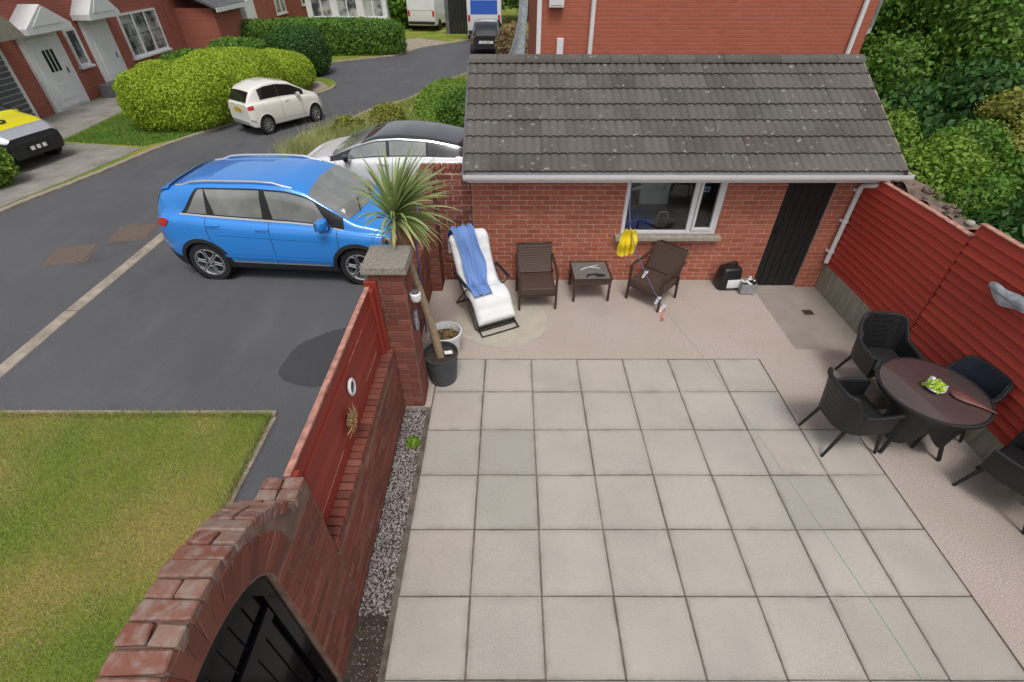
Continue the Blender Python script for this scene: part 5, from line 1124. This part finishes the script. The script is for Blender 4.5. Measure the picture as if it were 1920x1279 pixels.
tw = sweep('beach_towel', 'towel', None, [(-.64, .78), (-.60, .95), (-.52, 1.0)] + PF[1:-2] , .33, .02, -.09, 8, 26, .30, 0, .5, 5, .14)
tw.scale = (.87, .95, .99); tw.location = (-.42, 5.90, 0); tw.rotation_euler = (0, 0, R(-64)); tag(tw, 'blue striped towel draped along the white lounger cushion', 'towel')
def rattan_chair(label, loc, rz):
    t = thing('rattan_chair', label, 'chair', loc, rz, 'brown rattan chairs at the garage wall')     # faces +x
    m = MB(); m.box((0, 0, .315), (.52, .52, .11)); m.build('seat', 'rattan', t, bevel=.012)
    m = MB(); m.grid(lambda u, v: (-.22 - .17 * u - .012 * math.sin(math.pi * u), -.25 + .5 * v, .37 + .385 * u), 8, 4); m.build('backrest', 'rattan', t, solid=.035, bevel=0, smooth=50)
    m = MB(); m.tube([(-.22, -.255, .36), (-.40, -.255, .762), (-.40, .255, .762), (-.22, .255, .36)], .016, 8); m.build('back_frame', 'rattan_frame', t, smooth=50)
    for s in (-1, 1):
        m = MB(); m.box((.25, s * .27, .29), (.032, .032, .58)); m.build('leg', 'rattan_frame', t, bevel=.004)
        m = MB(); m.box((-.25, s * .27, .20), (.032, .032, .42), rot=(0, .12, 0)); m.build('leg', 'rattan_frame', t, bevel=.004)
        m = MB(); m.tube(cr([(.27, s * .275, .56), (.15, s * .28, .585), (-.1, s * .28, .575), (-.33, s * .275, .60)], 4), .020, 8); m.build('armrest', 'rattan_frame', t, smooth=50)
    for x in (.245, -.245):
        m = MB(); m.box((x, 0, .245), (.02, .5, .03)); m.build('apron', 'rattan_frame', t)
    return t
rattan_chair('brown rattan armchair between the recliner and the low glass table', (.36, 6.17, 0), R(-86))
rattan_chair('brown rattan armchair below the window, turned towards the low table', (2.13, 6.22, 0), R(-133))
t = thing('low_table', 'low brown rattan table with glass top between the two armchairs', 'table', (1.19, 6.38, 0), R(2))
m = MB(); m.box((0, 0, .345), (.56, .52, .09)); m.build('table_frame', 'rattan', t, bevel=.006)
m = MB(); m.box((0, 0, .397), (.53, .49, .008)); m.build('glass_top', 'table_glass', t, bevel=.002)
m = MB()
for a, b, c, d in ((0, .258, .574, .02), (0, -.258, .574, .02), (.279, 0, .02, .50), (-.279, 0, .02, .50)): m.box((a, b, .395), (c, d, .022))
m.build('table_rim', 'rattan_frame', t)
for sx in (-1, 1):
    for sy in (-1, 1): m = MB(); m.box((sx * .262, sy * .24, .16), (.032, .032, .33)); m.build('leg', 'rattan_frame', t, bevel=.004)
m = MB(); m.tube(cr([(-.18, .02, .409), (-.05, .10, .409), (.12, .06, .409)], 4), .006, 6); m.tube([(-.05, .10, .410), (.10, .16, .410)], .005, 6); m.tube([(-.18, .02, .41), (-.10, .07, .411)], .007, 6)
m.v = [(a + 1.22, b + 6.36, c) for a, b, c in m.v]; tag(m.build('white_tongs', 'plastic_white', smooth=50), 'thin white plastic tongs on the low glass table', 'tongs')
m = MB(); m.tube(cr([(-.12, -.13, .415), (0, -.10, .42), (.15, -.12, .415)], 4), .012, 6); m.tube([(-.02, -.08, .413), (.06, -.16, .413)], .010, 6); m.tube([(-.1, -.10, .413), (-.13, -.17, .413)], .012, 6); m.box((.1, -.13, .413), (.07, .04, .02))
m.v = [(a + 1.24, b + 6.34, c) for a, b, c in m.v]; tag(m.build('black_pliers', 'plastic_black', smooth=50), 'small black hand tool lying on the low glass table', 'tool')
# black portable unit and grey bag by the door
t = thing('portable_unit', 'black rounded portable unit with white front label beside the garage door', 'appliance', (3.40, 6.55, 0), R(6))
m = MB(); m.box((0, 0, .19), (.36, .26, .38), taper=.86); m.build('casing', 'plastic_black', t, bevel=.06, seg=3, smooth=60)
m = MB(); m.tube(cr([(-.08, 0, .37), (-.07, 0, .43), (0, 0, .445), (.07, 0, .43), (.08, 0, .37)], 4), .014, 8); m.build('carry_handle', 'plastic_black', t, smooth=50)
m = MB(); m.box((.05, -.137, .13), (.24, .012, .14), rot=(-.09, 0, 0)); lb = m.build('front_label', 'plastic_white', t, bevel=.012, smooth=50)
m = MB(); m.lathe([(.0001, 0), (.009, 0), (.009, .004)], (.07, -.145, .10), 10, Matrix.Rotation(R(90), 3, 'X')); m.build('button', 'metal', lb)
t = thing('grey_bag', 'small grey box bag filled with odds and ends beside the garage door', 'bag', (3.66, 6.40, 0), R(-4))
m = MB(); m.lathe([(.13, 0), (.15, .01), (.155, .19), (.145, .19), (.13, .02)], (0, 0, 0), 4, Matrix.Rotation(R(45), 3, 'Z')); m.v = [(a * 1.05, b * .9, c) for a, b, c in m.v]; m.build('bag_body', 'grey_fabric', t, bevel=.006, seg=1)
m = MB(); m.box((0, 0, .12), (.19, .16, .04)); m.build('bag_inside', 'plastic_black', t)
m = MB(); [m.box((random.uniform(-.07, .07), random.uniform(-.06, .06), .18 + .008 * k), (.10, .03, .02), rot=(random.random(), random.random(), random.random() * 6)) for k in range(5)]; m.build('contents', 'plastic_white', t)
m = MB(); m.box((.06, -.02, .20), (.12, .04, .02), rot=(.2, .3, .4)); m.build('dark_tool', 'plastic_black', t)
# ---- round dining table and four black chairs
TX, TY = 4.27, 3.50
t = thing('dining_table', 'round dark brown dining table with black woven base beside the red fence', 'table', (TX, TY, 0))
m = MB(); m.lathe([(.0001, .735), (.465, .735), (.475, .730)], (0, 0, 0), 64); m.build('table_top', 'table_top', t, smooth=40)
m = MB(); m.lathe([(.470, .733), (.49, .738), (.502, .73), (.502, .70), (.48, .693), (.10, .70)], (0, 0, 0), 64); m.build('table_rim', 'rattan_black', t, smooth=50)
m = MB()
def skirt(u, v):
    a = 2 * math.pi * u; c4 = abs(math.cos(2 * (a - .6))) ; r = .46 - .20 * v ** .7 + .10 * v * c4; z = .70 - v * (.30 + .22 * c4); return (r * math.cos(a), r * math.sin(a), z)
m.grid(skirt, 56, 6); m.build('woven_skirt', 'rattan_black', t, smooth=60)
for k in range(4):
    a = .6 + k * math.pi / 2; m = MB(); m.tube(cr([(.25 * math.cos(a), .25 * math.sin(a), .62), (.30 * math.cos(a), .30 * math.sin(a), .35), (.40 * math.cos(a), .40 * math.sin(a), .012)], 4), .02, 8); m.build('leg', 'rattan_black', t, smooth=50)
def tub_chair(label, loc, rz, back='rattan_black'):
    t = thing('dining_chair', label, 'chair', loc, rz, 'black woven chairs around the dining table')    # faces +x
    m = MB(); m.box((.02, 0, .405), (.47, .45, .07)); m.build('seat', 'rattan_black', t, bevel=.03, seg=3, smooth=60)
    m = MB(); m.box((.02, 0, .455), (.44, .42, .035)); m.build('seat_pad', back, t, bevel=.015, smooth=60)
    def sh(u, v, r=0):
        a = R(58) + R(244) * u; q = abs(u - .5) * 2      # round the back from arm to arm
        rx, ry = .27 + r, .275 + r; x = rx * math.cos(a) * (1.0 if math.cos(a) < 0 else 1.9) - .02; y = ry * (1 if math.sin(a) > 0 else -1) * abs(math.sin(a)) ** .6
        top = .86 - .215 * min(1, max(0, (q - .30) / .25)) ** 1.0 * (1 if q > .3 else 0) - .015 * q
        lean = (v ** 1.2) * .075 * (1 if q < .5 else .35); z = .38 + (top - .38) * v
        return (x - lean * max(0, -math.cos(a)), y + lean * .35 * (1 if y > 0 else -1), z)
    m = MB(); m.grid(sh, 40, 8); m.build('backrest', back, t, smooth=60, solid=.028)
    m = MB(); m.tube([sh(u / 40, 1.0, .0) for u in range(41)], .019, 8); m.build('back_rail', 'rattan_black', t, smooth=60)
    for sx in (-1, 1):
        for sy in (-1, 1):
            m = MB(); m.tube([(sx * .19 + .02, sy * .19, .40), (sx * .27 + (.02 if sx > 0 else -.03), sy * .22, .0)], [.022, .014], 8); m.build('leg', 'rattan_black', t, smooth=50)
    return t
tub_chair('black woven armchair at the left of the dining table, nearest the slabs', (3.58, 3.47, 0), R(4))
tub_chair('black woven armchair at the far side of the dining table, by the sunken area', (4.34, 4.28, 0), R(-96))
tub_chair('dark navy backed armchair between the dining table and the red fence', (4.585, 3.60, 0), R(188), 'navy')
tub_chair('black woven armchair in front of the dining table at the right edge', (4.78, 2.72, 0), R(118))
t = thing('flower_bowl', 'small bowl of lime green flowers on the dining table', 'flowers', (TX - .01, TY - .01, .738))
m = MB(); m.lathe([(.0001, 0), (.05, 0), (.09, .04), (.085, .045), (.05, .01)], (0, 0, 0), 20); m.build('bowl', 'ceramic', t, smooth=50)
P, Nn = shell(240, ((0, 0, .055), (.085, .085, .045)), 3, 2, (.5, 1.1), .2); leaves('petals', P, Nn, .035, 'lime_flower', t, 1.3)
P, Nn = shell(90, ((.01, .01, .055), (.09, .09, .05)), 5, 2, (.5, 1.1), .2); leaves('leaf', P, Nn, .03, 'ceramic', t, 1.5)
# ================================================================== POTS AND PALM
t = thing('grey_pot', 'dark grey plastic plant pot holding the palm trunk', 'pot', (-.86, 4.44, 0))
m = MB(); m.lathe([(.0001, 0), (.165, 0), (.205, .40), (.213, .40), (.213, .425), (.198, .425), (.19, .36)], (0, 0, 0), 40); m.build('pot_wall', 'plastic_grey', t, smooth=40)
m = MB(); m.grid(lambda u, v: (.193 * u * math.cos(6.2832 * v), .193 * u * math.sin(6.2832 * v), .365 + random.uniform(-.012, .012) * (u < .99)), 8, 30); m.build('soil', 'potsoil', t)
m = MB(); m.box((.09, .03, .395), (.10, .05, .012), rot=(.3, .2, .4)); m.build('plant_label', 'plastic_white', t, bevel=.004)
t = thing('white_pot', 'white ribbed plant pot of dry soil behind the grey pot', 'pot', (-.86, 4.93, 0))
m = MB(); m.lathe([(.0001, 0), (.155, 0), (.195, .32), (.21, .325), (.213, .37), (.198, .375), (.188, .33), (.182, .25)], (0, 0, 0), 40); m.build('pot_wall', 'plastic_white', t, smooth=35)
m = MB(); m.grid(lambda u, v: (.184 * u * math.cos(6.2832 * v), .184 * u * math.sin(6.2832 * v), .265 + random.uniform(-.015, .015) * (u < .99)), 8, 30); m.build('soil', 'potsoil', t)
P, Nn = shell(160, ((0, 0, .28), (.16, .16, .03)), 8, 2, (.2, 1.0), .2); leaves('dry_leaf', P, Nn, .03, 'dry', t, 2.5)
pt = thing('cabbage_palm', 'cabbage palm with leaning bare trunk and spiky green head', 'palm', (-.86, 4.44, .37))
A = Vector((0, 0, -.05)); B = Vector((-.33, .16, 1.76)); tr = cr([A, A.lerp(B, .35) + Vector((.012, 0, 0)), A.lerp(B, .7) + Vector((-.012, .01, 0)), B], 6)
m = MB(); m.tube(tr, [.052 - .016 * i / (len(tr) - 1) + .002 * (i % 2) for i in range(len(tr))], 10); m.build('trunk', 'palm_bark', pt, smooth=60)
def blade(L, wd, droop, mat, az, el, org, nm='leaf'):
    m = MB(); f = Vector((math.cos(az) * math.cos(el), math.sin(az) * math.cos(el), math.sin(el))); sd = f.cross(Vector((0, 0, 1))); sd = sd.normalized() if sd.length > .05 else Vector((1, 0, 0)); p = Vector(org); V = []; n = 7; roll = random.uniform(-.5, .5); tw_ = Matrix.Rotation(roll, 3, f); sd = tw_ @ sd
    for i in range(n + 1):
        u = i / n; w_ = wd * (.45 + .75 * min(1, u * 4)) * (1 - u ** 3.0) * .8 + .001; nn = sd.cross(f).normalized(); V += [p - sd * w_ / 2 + nn * w_ * .18, p, p + sd * w_ / 2 + nn * w_ * .18]
        f = (f + Vector((0, 0, -1)) * droop * u / n * 2).normalized(); p = p + f * L / n
    m.add(V, [(i * 3 + j, i * 3 + j + 1, i * 3 + j + 4, i * 3 + j + 3) for i in range(n) for j in range(2)]); return m.build(nm, mat, pt, smooth=60, fixn=False)
rr = random.Random(4)
AX = Vector((.50, .05, .9)).normalized(); U1 = AX.cross(Vector((0, 1, 0))).normalized(); U2 = AX.cross(U1)
for k in range(150):
    q = (k / 150); a_ = 2 * math.pi * k * .618 + rr.uniform(-.2, .2); th_ = R(4 + 74 * q ** .85 + rr.uniform(-10, 10)); f_ = AX * math.cos(th_) + (U1 * math.cos(a_) + U2 * math.sin(a_)) * math.sin(th_); az = math.atan2(f_.y, f_.x); el = math.asin(max(-1, min(1, f_.z)))
    blade(rr.uniform(.56, .80) * (1 - .26 * q), rr.uniform(.030, .046), rr.uniform(.2, .6) + 1.0 * q, 'palm', az, el, B + Vector((.01 * math.cos(az), .01 * math.sin(az), .02 - .10 * q)))
for k in range(26): blade(rr.uniform(.25, .5), .018, 2.2, 'dry', rr.uniform(0, 6.28), R(rr.uniform(-40, -5)), B + Vector((0, 0, -.10 - .08 * rr.random())), 'dry_leaf')
t = bush('weed_tuft', 'small green weed growing in the slate chippings', 'plant', [((-1.08, 3.42, .0), (.07, .07, .06))], 260, .03, 'leaf_lime', 2, .2, 3, (-1.08, 3.42, -.05), .004)
# ================================================================== ORNAMENTS AND LINE
FX = Matrix.Rotation(R(90), 3, 'Y')
o_ = thing('oval_ornament', 'oval white rimmed dark ornament hanging on the long red fence', 'ornament', (-1.335, 2.86, 1.40))
m = MB(); m.lathe([(.042, .0), (.062, .004), (.068, .018), (.058, .028), (.042, .022)], (0, 0, 0), 28, FX); m.v = [(a, b, c * 1.25) for a, b, c in m.v]; m.build('rim', 'ceramic', o_, smooth=50)
m = MB(); m.lathe([(.0001, .018), (.045, .012)], (0, 0, 0), 28, FX); m.v = [(a, b, c * 1.25) for a, b, c in m.v]; m.build('dark_glass', 'car_glass_dark', o_)
o_ = thing('leaf_ornament', 'tarnished brass cluster of leaves hanging on the long red fence', 'ornament', (-1.335, 2.66, 1.21))
m = MB(); m.lathe([(.0001, .02), (.04, .015), (.045, 0)], (0, 0, 0), 16, FX); m.build('disc', 'bark', o_)
for k in range(22):
    a = 6.28 * k / 22 + random.uniform(-.1, .1); r_ = .09 + .05 * (k % 2); m = MB(); c, s = math.cos(a), math.sin(a)
    m.add([(.02, .03 * c, .03 * s), (.045, r_ * .6 * c - .016 * s, r_ * .6 * s + .016 * c), (.03, r_ * c, r_ * 1.15 * s), (.05, r_ * .6 * c + .016 * s, r_ * .6 * s - .016 * c)], [(0, 1, 2, 3)]); m.build('leaf', 'gold', o_, solid=.003)
o_ = thing('wall_lamp', 'small round white lamp fixed to the side of the capped pillar', 'lamp', (-1.015, 4.05, 1.50))
m = MB(); m.lathe([(.0001, -.05), (.045, -.05), (.055, -.02), (.055, .03), (.04, .04)], (.05, 0, 0), 20); m.build('lamp_body', 'ceramic', o_, smooth=50)
m = MB(); m.lathe([(.04, .035), (.042, .055), (.0001, .06)], (.05, 0, 0), 20); m.build('lamp_cap', 'slate', o_, smooth=50); m = MB(); m.box((.0, 0, -.01), (.06, .03, .03)); m.build('bracket', 'trim', o_)
o_ = thing('fish_ornament', 'blue and white mosaic ornament on the side of the capped pillar', 'ornament', (-1.02, 4.10, 1.17))
for k in range(34):
    a = random.uniform(0, 6.28); r_ = math.sqrt(random.random()); m = MB(); m.box((.016 + random.uniform(0, .006), .055 * r_ * math.cos(a), .13 * r_ * math.sin(a)), (.014, random.uniform(.022, .04), random.uniform(.03, .05)), rot=(random.uniform(-.5, .5), 0, 0)); m.build('mosaic_piece', 'ornament', o_, bevel=.003, seg=1)
m = MB(); m.lathe([(.0001, .012), (.06, .008), (.062, 0)], (0, 0, 0), 20, FX); m.v = [(a, b, c * 2.1) for a, b, c in m.v]; m.build('backing', 'slate', o_)
o_ = thing('silver_ornament', 'silver grey leaf shaped ornament hanging on the taller red panel', 'ornament', (4.95, 4.02, 1.50))
m = MB(); m.grid(lambda u, v: (-.02 - .03 * math.sin(math.pi * v) * math.sin(math.pi * u), -.24 + .48 * u, (v - .5) * .17 * math.sin(math.pi * min(1, u * .93 + .05)) ** .6 + .02 * math.sin(u * 8)), 18, 6); m.build('leaf_plate', 'silver_orn', o_, smooth=60, solid=.008)
m = MB(); m.tube([(-.06, -.22, .0), (-.062, .2, .01)], .006, 6); m.build('rib', 'slate', o_)
m = MB(); m.lathe([(.0001, -.03), (.03, -.02), (.035, 0), (.03, .02), (.0001, .03)], (-.05, -.30, .03), 12); m.build('copper_ball', 'pink', o_, smooth=60)
m = MB(); m.tube([(-1.10, 5.05, 1.95), (-1.20, 5.35, .02)], .011, 8); m.v = m.v; pp = m.build('blue_prop', 'rope', smooth=50); tag(pp, 'thin blue prop pole leaning on the short red fence behind the palm', 'pole')
m = MB(); m.tube([(-1.163, 5.238, .75), (-1.168, 5.254, .64)], .015, 8); m.build('white_joint', 'plastic_white', pp, smooth=50)
# washing line, from the garage eaves to the house
A = Vector((1.60, 6.42, 1.78)); pts = cr([A, (1.44, 5.37, 1.53), (1.45, 4.0, 1.50), (1.60, 3.03, 1.555), (1.69, 1.86, 1.67), (1.60, .62, 2.0), (1.5, -.3, 2.2)], 8)
wl = thing('washing_line', 'thin washing line running from the garage window across the patio', 'washing line', tuple(A))
m = MB(); m.tube([p - A for p in pts[:18]], .0045, 6); m.build('blue_line', 'rope', wl, smooth=60)
m = MB(); m.tube([p - A for p in pts[17:]], .0015, 6); m.build('green_line', 'rope_green', wl, smooth=60)
def peg(i, label, mat='plastic_white'):
    p = pts[i]; t = thing('clothes_peg', label, 'peg', tuple(p), group='clothes pegs on the washing line')
    for s in (-1, 1): m = MB(); m.box((s * .008, 0, -.02), (.010, .016, .085), rot=(0, s * .12 + .5, .3)); m.build('jaw', mat, t, bevel=.002, seg=1)
peg(13, 'white clothes peg on the washing line nearest the yellow cloth'); peg(16, 'white clothes peg in the middle of the blue line'); peg(17, 'pale clothes peg at the end of the blue line beside the pink ribbon')
m = MB(); p = pts[17]; m.grid(lambda u, v: (p.x + .03 * v + .008 * math.sin(u * 9), p.y + .01 * math.sin(u * 7), p.z - .16 * u - .02), 8, 2); tag(m.build('pink_ribbon', 'pink', smooth=60, solid=.003), 'short pink ribbon hanging at the end of the blue line', 'ribbon')
p = pts[8]
m = MB(); m.grid(lambda u, v: (p.x - .03 - .17 * (v - .5) * (.7 + .9 * u - .7 * u * u) * 1.2 + .012 * math.sin(v * 15 + u * 3) , p.y - .05 + .028 * math.sin(v * 19 + u * 2) + .015 * math.sin(u * 9), p.z + .06 - .31 * u - .05 * v * u), 14, 18)
tag(m.build('yellow_cloth', 'yellow', smooth=70, solid=.004), 'crumpled yellow cloth hanging on the washing line in front of the window', 'cloth')

# mauve flattened teardrop shape lying on the table
m = MB(); m.lathe([(.0001, -.13), (.03, -.12), (.058, -.05), (.05, .02), (.025, .12), (.008, .24), (.0001, .26)], (0, 0, 0), 18, Matrix.Rotation(R(90), 3, 'Y')); m.v = [(a + .01 * math.sin(a * 30), b * 1.15, c * .35) for a, b, c in m.v]
fc = m.build('teardrop_shape', 'mauve', smooth=60); fc.location = (TX + .20, TY - .15, .756); fc.rotation_euler = (0, 0, R(-50)); tag(fc, 'mauve brown flattened teardrop shape on the dining table', 'cloth')
